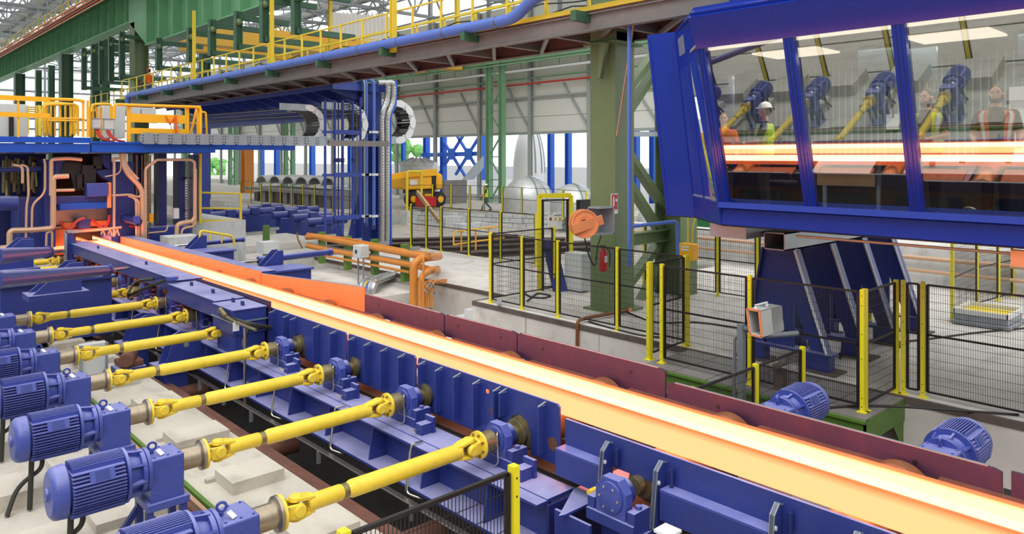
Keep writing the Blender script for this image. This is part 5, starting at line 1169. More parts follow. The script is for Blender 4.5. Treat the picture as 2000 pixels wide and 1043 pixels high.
fence('safety_fence', 'far fence along the pit edge in front of the walking workers', P0([(795, 410), (845, 411), (881, 412), (918, 412), (945, 414), (981, 417), (1019, 420), (1100, 428), (1146, 434)]), mesh=False, r=.035)
fence('safety_fence', 'far fence above the pit left of the blue pipe rack', P0([(470, 396), (490, 399), (510, 402), (528, 403.5), (548, 405.5), (570, 407.5), (592, 410), (615, 412.5), (650, 417), (704, 424)]), mesh=False, r=.035)
fence('safety_fence', 'yellow post fence behind the left motors, seen mirrored in the cabin windows', [V((-.5, .5+1.9*i, -.1)) for i in range(9)], h=2.0, mesh=False, r=.045)
# gate with sign
gt = thing('fence_gate', 'tall yellow gate frame with a white warning sign left of the green column', 'gate', gx)
p = PZ(1053, 568, 0); q = PZ(1115, 565, 0); d = (q-p).normalized(); h = 2.55
MB().bar(p, p+V((0, 0, h)), .1, .1, up=d).bar(q, q+V((0, 0, h)), .1, .1, up=d).bar(p+V((0, 0, h)), q+V((0, 0, h)), .1, .12).build('gate_frame', 'post_yellow', gt)
MB().bar(p+d*.1, p+d*.1+V((0, 0, h-.1)), .04, .06, up=d).bar(q-d*.1, q-d*.1+V((0, 0, h-.1)), .04, .06, up=d).bar(p+V((0, 0, h-.12)), q+V((0, 0, h-.12)), .04, .04).bar(p+V((0, 0, 1.1)), q+V((0, 0, 1.1)), .04, .04).bar(p+V((0, 0, .1)), q+V((0, 0, .1)), .04, .04).build('door_frame', 'frame_black', gt)
YS = p.y-.25
ws = thing('warning_sign', 'white warning board with red circle and two yellow triangles on the gate', 'sign', PY(1084, 430, YS))
R_(R_(MB(), 1071, 420, 1098, 448, YS, .02), 1081.5, 415, 1097, 421, YS, .02).build('board', 'white_paint', ws)
c = PY(1075.5, 427.5, YS-.01); MB().ring(c, (0, -1, 0), .032, .044, .01, 20).build('red_ring', 'red', ws); MB().box(c, (.02, .012, .045)).build('figure', 'black', ws)
for u in (1084.5, 1093.3): c = PY(u, 427, YS-.01); MB().prism([c+V((-.045, 0, -.045)), c+V((.045, 0, -.045)), c+V((0, 0, .05))], (0, -.008, 0)).build('triangle', 'lift_yellow', ws); MB().box(c+V((0, -.01, -.01)), (.012, .006, .035)).build('triangle_mark', 'black', ws)
# leaning blue plate, cables on floor, yellow valve box, skip
t = solo(MB().prism([PZ(1082, 570, 0), PZ(1109, 569, 0), PZ(1104, 570, 0)+V((.1, .45, 1.35)), PZ(1077, 571, 0)+V((.1, .45, 1.35))], (.02, .06, 0)), 'steel_plate', 'blue', 'blue steel plate leaning behind the fence left of the green column', 'plate')
vb = thing('valve_box', 'yellow control box with small labels on the rear green column base', 'box', PX(1338, 500, 14.2)); p = PX(1325, 475, 14.2); q = PX(1352, 510, 14.2)
MB().bb(p.x, p.x+.25, q.y, p.y, q.z, p.z).build('body', 'lift_yellow', vb, bevel=.015); c = (p+q)/2
for dz in (.12, .05): MB().box((p.x-.005, c.y, c.z+dz), (.01, .2, .04)).build('label_strip', 'white_paint', vb)
MB().tube([V((c.x+.1, c.y, p.z)), V((c.x+.1, c.y, p.z+.9))], .02, 6).tube(rounded([V((c.x+.1, c.y-.12, p.z)), V((c.x+.1, c.y-.12, p.z+.4)), V((c.x+.4, c.y-.1, p.z+.8))], .2), .015, 6).build('cable', 'walk_yellow', vb)
sk = thing('scrap_skip', 'green steel skip container under the control cabin edge', 'container', PZ(1380, 485, 0)); p = PZ(1337, 482, 0); q = PZ(1421, 486, 0)
MB().prism([p+V((0, 0, .15)), q+V((0, 0, .15)), q+V((1.5, 1.2, .15)), p+V((1.5, 1.2, .15))], (0, 0, 1.1)).build('body', 'skip_green', sk, bevel=.02); MB().bar(p+V((0, 0, 1.25)), q+V((0, 0, 1.25)), .1, .1).bar(q+V((-.15, 0, 0)), q+V((-.15, 0, .2)), .15, .15).bar(p+V((.15, 0, 0)), p+V((.15, 0, .2)), .15, .15).build('rim', 'skip_green', sk)
for k, pts in enumerate((((1020, 570), (1035, 580), (1060, 583), (1080, 578), (1050, 572), (1030, 588)), ((1225, 610), (1280, 632), (1360, 628), (1440, 640), (1470, 645)), ((1150, 628), (1190, 640), (1250, 655), (1300, 660)), ((1760, 668), (1830, 660), (1900, 650), (2010, 640)), ((1640, 590), (1655, 640), (1640, 700)), ((1560, 800), (1700, 790), (1990, 810)))):
    solo(MB().tube(rounded([PZ(u, v, .02) for u, v in pts], .6, 5), .018 if k else .025, 6), 'floor_cable', 'cable', ['tangle of grey cable on the slab behind the slab edge fence', 'black cable snaking across the slab toward the cabin legs', 'thin cable on the slab beside the green column foot', 'long black cable on the slab at the far right', 'thin cable hanging down behind the platform fence corner', 'thin cable along the slab edge at the bottom right'][k], 'cable')
solo(MB().tube(rounded([PZ(1231, 605, .2), PZ(1228, 606, .08), PZ(1150, 620, .08), PX(1128, 626, 11.85), PX(1127, 700, 11.85)], .12), .04, 8).cyl(PZ(1231, 605, .2), PZ(1231, 605, 1.3), .035, seg=8), 'drain_pipe', 'brown_roll', 'brown pipe running across the slab and down the concrete wall', 'pipe')
solo(MB().bar(PZ(975, 590, 0), PZ(975, 590, 1.25), .08, .08), 'sensor_post', 'galv', 'grey square post behind the left corner of the slab fence', 'post')
t = thing('plate_crate', 'low square crate with yellow lined top on the slab at the right', 'crate', PZ(1930, 640, 0)); c = PZ(1930, 632, 0)
MB().bb(c.x-.55, c.x+.55, c.y-.5, c.y+.5, .1, .24).bb(c.x-.6, c.x+.6, c.y-.55, c.y+.55, .02, .1).build('crate_body', 'galv', t, bevel=.01); MB().bb(c.x-.57, c.x+.57, c.y-.52, c.y-.48, .24, .34).bb(c.x-.57, c.x+.57, c.y+.48, c.y+.52, .24, .34).bb(c.x-.57, c.x-.53, c.y-.5, c.y+.5, .24, .34).bb(c.x+.53, c.x+.57, c.y-.5, c.y+.5, .24, .34).build('rim', 'white_paint', t); MB().bb(c.x-.5, c.x+.5, c.y-.46, c.y+.46, .24, .26).build('inner_floor', 'walk_yellow', t)
solo(MB().bb(22.5, 23, -4, 19, 0, 1.1), 'low_wall', 'concrete_wall', 'low grey concrete wall behind the fence under the cabin', 'wall')
solo(MB().cyl((22.3, -4, .8), (22.3, 19, .8), .06).cyl((22.3, -4, .45), (22.3, 19, .45), .05), 'wall_pipes', 'copper_pipe', 'pair of thin pipes along the low wall under the cabin', 'pipe')
# green platform
gp = thing('green_platform', 'green steel platform with grey deck plates standing beside the slab', 'platform', (10.5, 6, -.9))
PYa, PYb = PX(1256, 700, 10.5).y, PX(1692, 830, 10.5).y
MB().bb(10.5, 10.54, PYb, PYa, -.34, -.02).bb(10.5, 11.9, PYb, PYb+.04, -.34, -.02).bb(10.45, 10.6, PYb, PYa, -.06, -.02).bb(10.5, 11.9, PYa-.04, PYa, -.34, -.02).build('frame', 'plat_green', gp)
n = 6
for i in range(n): MB().bb(10.5, 11.88, PYb+(PYa-PYb)*i/n+.008, PYb+(PYa-PYb)*(i+1)/n-.008, -.02, -.002).build('deck_plate', 'walk_grey', gp)
for y in (PYb+.1, (PYa+PYb)/2-.3, (PYa+PYb)/2+.9, PYa-.2): MB().bb(10.52, 10.68, y-.08, y+.08, -.95, -.3).build('leg', 'plat_green', gp)
MB().prism([(11.9, PYb+.02, -.34), (11.5, PYb+.02, -.34), (11.9, PYb+.02, -.8)], (0, .02, 0)).build('gusset', 'plat_green', gp)
# scanner box
sb_ = thing('scanner_box', 'light grey hooded scanner box with open front on a pipe post', 'scanner', PX(1448, 780, 10.2))
a_ = PX(1461, 605, 9.9); XB = 9.9
fu = [(1459, 602), (1480, 605), (1488, 658), (1465, 655)]; f3 = [PX(u, v, XB) for u, v in fu]
bu = V((1.15, -.1, .02))
def box4(mb, q4, d, th):
    for i in range(4):
        a, b = q4[i], q4[(i+1) % 4]; inn = ((q4[0]+q4[2])/2-(a+b)/2).normalized()*th; mb.prism([a, b, b+inn, a+inn], d)
    return mb
q4 = [PX(1459, 603, XB), PX(1483, 607, XB), PX(1488, 659, XB), PX(1465, 653, XB)]
bd = PX(1530, 622, XB+.9)-PX(1486, 634, XB)
box4(MB(), q4, bd, .02).build('hood', 'cabinet', sb_); MB().prism([p_+bd*.5 for p_ in q4], bd*.48).build('instrument', 'cabinet', sb_); 
mb = MB()
for i in range(4): mb.bar(q4[i], q4[(i+1) % 4], .02, .03)
mb.build('front_rim', 'orange_paint', sb_)
c = (q4[2]+q4[3])/2+bd*.4; MB().cyl(PX(1448, 640, XB+.1), c+V((0, 0, -.02)), .045).cyl(c+V((0, 0, -.04)), c+V((.5, -.25, -.04)), .04).build('arm_tube', 'galv', sb_)
MB().bar(PX(1448, 633, XB+.1), V((PX(1448, 633, XB+.1).x, PX(1448, 633, XB+.1).y, -.95)), .09, .09).build('post', 'galv', sb_)
MB().tube(rounded([PX(1458, 650, XB+.2), PX(1436, 655, XB+.2), PX(1434, 690, XB+.2), PX(1434, 800, XB+.2)], .15), .025, 8).build('conduit', 'galv', sb_)
t_ = q4[0]*.5+q4[1]*.5+bd*.35+V((0, 0, .03)); MB().box(t_+V((0, 0, .03)), (.35, .03, .02)).box(t_+V((-.16, 0, .0)), (.03, .03, .06)).box(t_+V((.16, 0, .0)), (.03, .03, .06)).build('handle', 'white_paint', sb_)
t = solo(MB().bar(PX(1524, 720, 10.3), PX(1524, 760, 10.3), .12, .14, up=(0, 1, 0)).bar(PX(1515, 712, 10.2), PX(1532, 712, 10.2), .2, .04), 'stub_post', 'edge_iron', 'short dark iron post between the motor and the low mesh fence', 'post')
# ================================================================== CONTROL CABIN
cb_ = thing('control_cabin', 'large blue control cabin with tilted glass front overlooking the rolling line', 'cabin', (11.5, 3, 2.5))
YE = -2.2
zr, zwt, zwb, zb_ = 5.86, 5.32, 2.81, 2.49
Xr, Xt_, Xb_ = 10.0, 10.13, 10.8
YL_ = 6.63
Bq = V((11.84, 7.84, zb_)); Tq = V((11.65, 8.15, zr)); Be = V((11.74, 8.4, zb_)); Te = V((11.58, 8.72, zr))
def quad(mb, a, b, c, d, th):
    a, b, c, d = map(V, (a, b, c, d)); n_ = (b-a).cross(d-a).normalized()*th; return mb.add([a, b, c, d, a+n_, b+n_, c+n_, d+n_], [(3, 2, 1, 0), (4, 5, 6, 7), (0, 1, 5, 4), (1, 2, 6, 5), (2, 3, 7, 6), (3, 0, 4, 7)])
def xz(z): return Xb_+(Xt_-Xb_)*(z-zwb)/(zwt-zwb)
# front fascia bands (sit 2 cm proud of glass)
MB().bb(Xb_-.03, Xb_+.12, YE, YL_, zb_, zwb-.05).build('lower_fascia', 'cab_blue', cb_, bevel=.01)
quad(MB(), (Xt_-.0, YL_, zwt), (Xt_, YE, zwt), (Xr-.1, YE, zr-.08), (Xr-.1, YL_, zr-.08), .08).build('upper_fascia', 'cab_blue', cb_)
quad(MB(), (xz(zwb)-.04, YL_, zwb-.06), (xz(zwb)-.04, YE, zwb-.06), (xz(zwb+.05), YE, zwb+.03), (xz(zwb+.05), YL_, zwb+.03), .1).build('sill', 'cab_blue', cb_)
quad(MB(), (Xr-.1, YL_, zr-.08), (Xr-.1, YE, zr-.08), (Xr+.05, YE, zr), (Xr+.05, YL_, zr), .05).build('roof_edge', 'cab_blue', cb_)
mull = [YL_-.07, 5.13, 3.66, 2.19, .72, -.75, YE+.1]
for i, y in enumerate(mull):
    w_ = .16 if i else .13
    m_ = MB().bar((xz(zwb-.05)-.02, y, zwb-.05), (xz(zwt+.05)-.02, y, zwt+.05), w_, .1, up=(1, 0, 0)).build('mullion', 'cab_blue', cb_, bevel=.006)
    MB().bar((xz(zwb)-.074, y-.028, zwb), (xz(zwt)-.074, y-.028, zwt), .006, .012, up=(1, 0, 0)).bar((xz(zwb)-.074, y+.028, zwb), (xz(zwt)-.074, y+.028, zwt), .006, .012, up=(1, 0, 0)).build('groove', 'blue_dark', m_)
for i in range(len(mull)-1):
    ya, yb = mull[i]-.08, mull[i+1]+.08
    g_ = quad(MB(), (xz(zwb), ya, zwb), (xz(zwb), yb, zwb), (xz(zwt), yb, zwt), (xz(zwt), ya, zwt), .0) if False else MB().add([(xz(zwb)+.01, ya, zwb), (xz(zwb)+.01, yb, zwb), (xz(zwt)+.01, yb, zwt), (xz(zwt)+.01, ya, zwt)], [(0, 1, 2, 3)])
    g_.build('window_pane', 'glass', cb_, smooth=False)
    MB().bar((xz(zwb)-.01, ya, zwb+.02), (xz(zwb)-.01, yb, zwb+.02), .02, .02).build('pane_bead', 'galv', cb_)
# chamfer wall (bilinear)
TL = V((10.08, 6.64, zr)); BL = V((Xb_-.03, YL_, zb_))
def ch(s, z):
    f = (z-zb_)/(zr-zb_); return (BL*(1-s)+Bq*s)*(1-f)+(TL*(1-s)+Tq*s)*f
for a, b, z0, z1 in ((0, 1, zb_, 2.86), (0, 1, 5.2, zr), (0, .08, 2.86, 5.2), (.46, .56, 2.86, 5.2), (.93, 1, 2.86, 5.2)):
    quad(MB(), ch(b, z0), ch(a, z0), ch(a, z1), ch(b, z1), -.08).build('chamfer_panel', 'cab_blue', cb_)
for a, b in ((.08, .46), (.56, .93)):
    MB().add([ch(a, 2.86), ch(b, 2.86), ch(b, 5.2), ch(a, 5.2)], [(0, 1, 2, 3)]).build('side_window_pane', 'glass', cb_, smooth=False)
    MB().bar(ch(a, 2.9), ch(b, 2.9), .03, .03).build('pane_bead', 'galv', cb_)
quad(MB(), Bq, Be, Te, Tq, .06).build('corner_panel', 'cab_blue', cb_)
quad(MB(), Be, Be+V((2.9, .1, 0)), Te+V((3.0, .1, 0)), Te, .06).build('end_panel', 'cab_blue', cb_)
lv = quad(MB(), ch(.62, 5.42), ch(.88, 5.42), ch(.88, 5.74), ch(.62, 5.74), .03).build('vent_grille', 'galv', cb_)
rf = [(Xr-.02, YE, zr), (Xr-.02, YL_, zr), (Tq.x, Tq.y, zr), (Te.x, Te.y, zr), (14.7, 8.8, zr), (14.7, YE, zr)]
MB().prism(rf, (0, 0, .06)).build('roof', 'cab_blue', cb_)
fl = [(Xb_, YE, zb_-.02), (Xb_, YL_, zb_-.02), (Bq.x, Bq.y, zb_-.02), (Be.x, Be.y, zb_-.02), (14.6, 8.4, zb_-.02), (14.6, YE, zb_-.02)]
MB().prism(fl, (0, 0, .2)).build('cabin_floor', 'black', cb_)
MB().prism([(x+(.12 if i < 4 else 0), y-(.06 if 2 <= i < 5 else 0), 5.36) for i, (x, y, z) in enumerate(rf)], (0, 0, .04)).build('ceiling_board', 'cab_ceiling', cb_)
MB().bb(14.5, 14.6, YE, 8.6, 2.5, 5.4).build('back_wall', 'cab_wall', cb_); MB().bb(13.9, 14.4, YE+.1, 8.2, 2.67, 3.5).build('cupboard_row', 'black', cb_); MB().bb(Xb_, 14.6, YE, YE+.06, 2.5, 5.8).build('end_wall', 'cab_wall', cb_)
wr = None
for i in range(88):
    y = YE+.1+.12*i
    if wr is None: wr = MB().bb(14.46, 14.5, y, y+.03, 2.6, 5.36).build('wall_rib', 'cladding_rib', cb_)
    else: piece(wr, 'wall_rib', V((0, .12*i, 0)), cb_)
for k, y in enumerate((6.0, 3.6, 1.2)):
    MB().bb(11.6, 12.5, y-.55, y+.55, 5.33, 5.36).build('ceiling_light', 'lamp', cb_)
MB().bb(Xt_+.1, Xt_+.16, YE, YL_-.1, 5.27, 5.33).build('cove_strip', 'lamp', cb_)
al = bpy.data.lights.new('cabin_light', 'AREA'); al.energy = 150; al.shape = 'RECTANGLE'; al.size = 8; al.size_y = 1.2; al.color = (1, .94, .86)
ao = bpy.data.objects.new('cabin_light', al); C.objects.link(ao); ao.location = (12.6, 3.2, 5.3); ao.rotation_euler = (0, 0, PI/2)
MB().prism([(10.05, 5.85, zr-.1), (10.05, 6.05, zr-.1), (10.05, 6.05, zr+.2), (10.05, 6.0, zr+.26), (10.05, 5.9, zr+.26), (10.05, 5.85, zr+.2)], (.05, 0, 0)).build('lifting_lug', 'cab_blue', cb_)
MB().bb(14.44, 14.5, 3.0, 3.5, 2.7, 4.75).build('door_frame', 'white_paint', cb_)
# inside: desks, monitors, shelf
for k, (u0, u1, v0, v1, lab) in enumerate(((1587, 1700, 312, 337, 'white console desk front behind the second window of the cabin'), (1766, 2300, 310, 338, 'long white console desk front with a round hole behind the third window'))):
    a = PX(u0, v0, 11.35); b = PX(u1, v1, 11.35) if u1 < 2000 else V((11.35, -1.8, 0)); zt_, zb2 = PX(u0, v0, 11.35).z+.0, PX(u0, v1, 11.35).z
    t = thing('console_desk', lab, 'desk', (11.4, b.y, 2.7), 'white console desks in the cabin')
    MB().prism([(11.3, b.y, zb2), (11.33, b.y, zb2), (11.62, b.y, zt_), (11.59, b.y, zt_+.01)], (0, a.y-b.y, 0)).build('front_panel', 'desk', t); MB().bb(11.6, 11.8, b.y, a.y, zt_-.03, zt_).build('desk_top', 'desk', t)
    for y_ in (b.y, a.y-.05): MB().bb(11.7, 11.75, y_, y_+.05, 2.67, zt_-.03).build('leg', 'galv', t)
    if k == 1:
        c = PX(1821, 320, 11.46); MB().lathe(c, (-.6, 0, .8), [(0, .04), (.02, .04)], 16).build('round_hole', 'brown_roll', t)
        for u in (1879, 1969): MB().box(PX(u, 315, 11.34), (.01, .07, .05)).build('clip', 'brown_roll', t)
    else: MB().bb(11.5, 11.52, b.y, a.y, zb2-.2, zb2-.01).build('modesty_panel', 'wood', t)
for k, (u0, v0, u1, v1, X) in enumerate(((1676, 78, 1748, 158, 12.2), (1768, 72, 1829, 158, 12.6), (1988, 50, 2100, 145, 12.2))):
    a = PX(u0, v0, X); b = PX(u1, v1, X); t = thing('hanging_monitor', 'flat dark monitor hanging from the cabin ceiling, %s' % ('left of the third mullion', 'right of the third mullion', 'at the right photo edge')[k], 'monitor', a, 'ceiling monitors in the cabin')
    MB().bb(X, X+.06, b.y, a.y, b.z, a.z).build('screen', 'screen', t); MB().bb(X+.02, X+.05, (a.y+b.y)/2-.03, (a.y+b.y)/2+.03, a.z, 5.36).build('bracket', 'galv', t)
for k, (x, y) in enumerate(((12.6, 6.6), (12.9, 2.2), (12.8, 1.2))):
    t = thing('office_chair', 'dark office chair inside the cabin, %s' % ('left behind the first window', 'right behind the desk', 'farthest right behind the desk')[k], 'chair', (x, y, 2.67))
    MB().bb(x-.25, x+.25, y-.25, y+.25, 3.1, 3.18).build('seat', 'black_fab', t, bevel=.03); MB().bb(x+.2, x+.27, y-.22, y+.22, 3.25, 3.7).build('backrest', 'black_fab', t, bevel=.03); MB().cyl((x, y, 2.74), (x, y, 3.1), .03).build('column', 'black', t)
    b = MB()
    for a in range(5): b.bar((x, y, 2.74), (x+.28*math.cos(a*1.257), y+.28*math.sin(a*1.257), 2.71), .04, .04)
    b.build('star_base', 'black', t)
t = thing('wall_phone', 'small white wall phone with hanging cord in the cabin', 'phone', PX(1744, 238, 14.4)); MB().box(PX(1744, 238, 14.42), (.05, .22, .28)).build('body', 'white_paint', t); MB().tube(rounded([PX(1736, 170, 14.3), PX(1731, 185, 14.3), PX(1744, 215, 14.3), PX(1744, 230, 14.35)], .3), .015, 6).build('cord', 'black', t)
# cabin supports
XS = [12.3, 13.7, 15.1, 16.5]
yb = PX(1618, 700, 12.3).y; ya = PX(1462, 700, 12.3).y; yt0 = PX(1493, 490, 12.3).y; yt1 = PX(1555, 490, 12.3).y; yb_ = yb
for k, X in enumerate(XS):
    t = thing('support_trestle', 'blue trapezoid trestle under the control cabin, %s row' % ('front', 'second', 'third', 'rear')[k], 'support', (X, (ya+yb)/2, 0), 'blue trestles under the control cabin')
    zt_ = 2.0; w_ = yt0-yt1; pc = (yt0+yt1)/2
    poly = [(ya, .3), (yt0, zt_), (yt1, zt_), (yb, .3), (yb+.3, .3), (pc-.25, 1.1), (pc-.25, .3), (pc+.3, .3), (pc+.3, 1.1), (ya-.35, .3)]
    MB().prism([(X, a, z) for a, z in poly], (.04, 0, 0)).build('web_plate', 'blue', t)
    MB().bar((X+.02, yb, .3), (X+.02, yt1, zt_), .2, .03, up=(0, 1, 0)).build('edge_flange', 'blue', t); MB().bar((X-.085, yb-.012, .3), (X-.085, yt1-.012, zt_), .02, .035, up=(0, 1, 0)).build('bright_edge', 'white_paint', t)
    MB().bar((X+.02, ya, .3), (X+.02, yt0, zt_), .2, .03, up=(0, 1, 0)).build('edge_flange', 'blue', t)
    MB().bb(X-.12, X+.16, yb-.1, ya+.1, .28, .32).bb(X-.1, X+.12, yb-.05, yb+.35, .03, .28).bb(X-.1, X+.12, ya-.35, ya+.05, .03, .28).build('foot_beam', 'blue', t)
    for y_ in (yb+.1, ya-.1): MB().bb(X-.2, X+.25, y_-.3, y_+.3, 0, .03).build('base_plate', 'edge_iron', t)
bt = thing('cabin_beam', 'open ended rectangular steel tube lying on the trestles under the cabin', 'beam', (12.3, yt0, 2.0))
box4(MB(), [V((12.0, yt1+.05, 2.0)), V((12.0, yt0-.15, 2.0)), V((12.0, yt0-.15, 2.3)), V((12.0, yt1+.05, 2.3))], V((5.0, 0, 0)), .02).build('tube', 'galv', bt)
MB().bb(11.5, 17, yt0-.1, yt0+.6, 2.2, 2.44).build('side_plate', 'galv', bt)
solo(MB().cyl(PX(1555, 461, 10.95), V((10.95, -2, PX(1555, 461, 10.95).z)), .02), 'copper_tube', 'copper_pipe', 'thin copper tube under the cabin floor edge', 'tube')
solo(MB().box(PX(1999, 505, 10.9), (.1, .25, .2)), 'lamp_box', 'orange_paint', 'small orange lit box at the end of the copper tube, right edge', 'box')
# ================================================================== BACKGROUND OBJECTS
def lift(u0, v0): pass
YB = PZ(860, 412, 0).y+2.5
bl_ = thing('boom_lift', 'yellow boom lift with big black wheel parked before the rear wall', 'boom lift', PY(850, 412, YB))
R_(MB(), 798, 344, 846, 370, YB, 2.2).build('body', 'lift_yellow', bl_, bevel=.1); MB().prism([PY(u, v, YB-.1) for u, v in ((764, 342), (764, 351), (800, 346), (854, 343), (854, 330), (800, 335))], (0, .6, 0)).build('boom', 'lift_yellow', bl_)
R_(MB(), 852, 338, 867, 371, YB-.1, 2.4).build('counterweight', 'lift_yellow', bl_, bevel=.25); R_(MB(), 843, 336, 853, 370, YB, 1.5).build('hose_bay', 'black', bl_); R_(MB(), 801, 351, 815, 362, YB-.05, .05).build('white_panel', 'white_paint', bl_)
R_(MB(), 830, 378, 862, 390, YB+.3, 1.2).build('axle', 'lift_yellow', bl_); R_(MB(), 810, 371, 850, 378, YB+.3, 1.4).build('chassis', 'edge_iron', bl_)
for u in (861, 808):
    c = PY(u, 389, YB); MB().lathe(c, (0, 1, 0), [(0, .25), (0, .34), (.04, .5), (.1, .54), (.4, .54), (.45, .48)], 22).build('tyre', 'black', bl_); MB().lathe(c, (0, -1, 0), [(0, .25), (.03, .22), (.04, .08)], 16).build('wheel_hub', 'lift_yellow', bl_)
t = thing('portal_frame', 'yellow tubular portal frame in front of the boom lift', 'frame', PZ(795, 410, 0)); Yp = PZ(795, 410, 0).y-.3
pr([(795, 412), (795, 337), (797, 335), (821, 335), (823, 337), (823, 405)], Yp, .09).build('tube_frame', 'walk_yellow', t)
solo(R_(MB(), 832, 385, 852, 405, YB-2, 1.2), 'red_bin', 'red', 'dark red bin beside the boom lift wheel', 'bin')
def dome(u, v, w_, hpx, Y, name, lab, m='tank', base=410):
    c = PY(u, base, Y); t_ = Y/ray(u)[1]; R = w_*t_/F/2; hh = hpx*t_/F; zb2 = max(c.z, -.2); t = thing(name, lab, 'tank', (c.x, Y, 0), )
    prof = [(0, R), (hh*.35, R)]+[(hh*.35+hh*.65*math.sin(a), R*math.cos(a)) for a in [PI/2*i/7 for i in range(1, 8)]]
    MB().lathe((c.x, Y, 0), (0, 0, 1), prof, 28).build('shell', m, t)
    rb = MB()
    for i in range(3):
        a = -1.9+.5*i; pts = [(c.x+math.cos(a)*R*1.01*math.cos(b), Y+math.sin(a)*R*1.01*math.cos(b), hh*.35+hh*.65*1.01*math.sin(b)) for b in [PI/2*j/8 for j in range(9)]]; rb.tube(pts, .06, 6)
    rb.build('weld_seam', 'galv', t); return t
dome(1030, 340, 96, 68, 35.5, 'domed_tank_head', 'large grey domed tank shell standing behind the worker with the red helmet')
dome(1118, 345, 88, 62, 31, 'domed_tank_head', 'second grey domed tank shell right of the large one, by the green column')
dome(1262, 400, 36, 40, 23, 'domed_tank_head', 'small silver drum seen between the green diagonal braces')
dome(1033, 265, 62, 150, 45, 'vertical_tank', 'tall pale vertical tank rising behind the large dome', m='white_paint')
t = thing('cone_roof_tank', 'grey tank with conical ribbed roof behind the yellow boom lift', 'tank', (0, 0, 0)); Y = 52; c = PY(817, 340, Y); R = 37*(Y/ray(817)[1])/F; zz = PY(817, 322, Y).z; z2 = PY(817, 309, Y).z
MB().lathe((c.x, Y, 0), (0, 0, 1), [(0, R), (zz, R), (zz, R*1.06), (zz+.12, R*1.06), (z2, R*.3), (z2, .1)], 26).build('shell', 'tank', t)
mb = MB()
for i in range(10): a = i*.628; mb.bar((c.x+R*math.cos(a), Y+R*math.sin(a), zz+.15), (c.x+R*.3*math.cos(a), Y+R*.3*math.sin(a), z2+.05), .1, .12)
mb.build('roof_rib', 'galv', t)
for k, (us, lab) in enumerate(((((905, 351), (925, 351), (945, 328), (945, 305), (940, 310)), 'grey inclined chute panel against the lattice column'),)): solo(MB().prism([PY(u, v, 38) for u, v in us], (0, .15, 0)), 'chute_panel', 'galv', lab, 'panel')
solo(R_(MB(), 868, 352, 912, 398, YB+3, .3), 'stacked_boards', 'walk_grey', 'grey brown board stack right of the boom lift', 'boards')
solo(R_(MB(), 912, 352, 1000, 395, YB+8, .3), 'white_hoarding', 'white_paint', 'white hoarding wall behind the walking workers', 'wall')
# half shells row at the left far
for k in range(6):
    u = 640-26*k; v = 363-1.2*k; c = PZ(u, 398, 0); c = PX(u, v, 27); t = thing('steel_shell', 'pale half round steel shell on the far stack, %s from the pipe rack' % ORD[k].replace('nearest', 'first'), 'shell', c, 'half round shells stacked beyond the pit')
    R = .62; pts = [c+V((0, R*1.6*math.cos(a), R*math.sin(a))) for a in [PI*i/12 for i in range(13)]]; pts += [c+V((0, R*1.45*math.cos(a), R*.88*math.sin(a))) for a in [PI-PI*i/12 for i in range(13)]]
    mb = MB(); n = len(pts); dd = V((3.5, .6, 0)); h_ = 13
    for i in range(12): mb.add([pts[i], pts[i+1], pts[n-2-i], pts[n-1-i]]+[q_+dd for q_ in (pts[i], pts[i+1], pts[n-2-i], pts[n-1-i])], [(0, 1, 2, 3), (7, 6, 5, 4), (0, 4, 5, 1), (2, 6, 7, 3), (1, 5, 6, 2), (0, 3, 7, 4)])
    mb.build('shell_body', 'tank', t)
for k in range(12):
    u = 500+14*k; c = PX(u, 400, 26); solo(MB().bb(c.x, c.x+1.6, c.y-.35, c.y+.35, .02, PX(u, 374, 26).z), 'steel_slab', 'walk_grey' if k % 3 else 'edge_iron', 'dark upright steel slab in the row beyond the far fence, %s from the left' % ORD[k].replace('nearest', 'first'), 'slab', 'upright slabs beyond the far fence')
solo(MB().bb(PX(500, 380, 26).x-.2, 29, PX(660, 380, 26).y, PX(480, 380, 26).y, PX(560, 376, 26).z, PX(560, 370, 26).z), 'slab_stack', 'walk_grey', 'long flat grey slab stack under the half round shells', 'stack')
solo(MB().ibeam(PX(483, 290, 31), V((31, PX(483, 290, 31).y, 0)), 1.0, .9, .1, .1), 'beige_column', 'orange_pipe', 'light orange column left of the green lattice column', 'column')
for k, (u, v) in enumerate(((425, 345), (780, 290))): 
    c = PX(u, v, 60); mb = MB(); r2 = random.Random(k)
    for i in range(26): mb.ball(c+V((r2.uniform(-2, 2), r2.uniform(-3, 3), r2.uniform(-3, 3))), r2.uniform(.6, 1.1), 7, 5)
    t = thing('tree', 'sunlit green tree outside, %s' % ('left of the beige column', 'beyond the gantry')[k], 'tree', c); mb.build('foliage', 'leaf', t, smooth=False); MB().cyl((c.x, c.y, 0), c, .25, seg=8).build('trunk', 'wood', t)
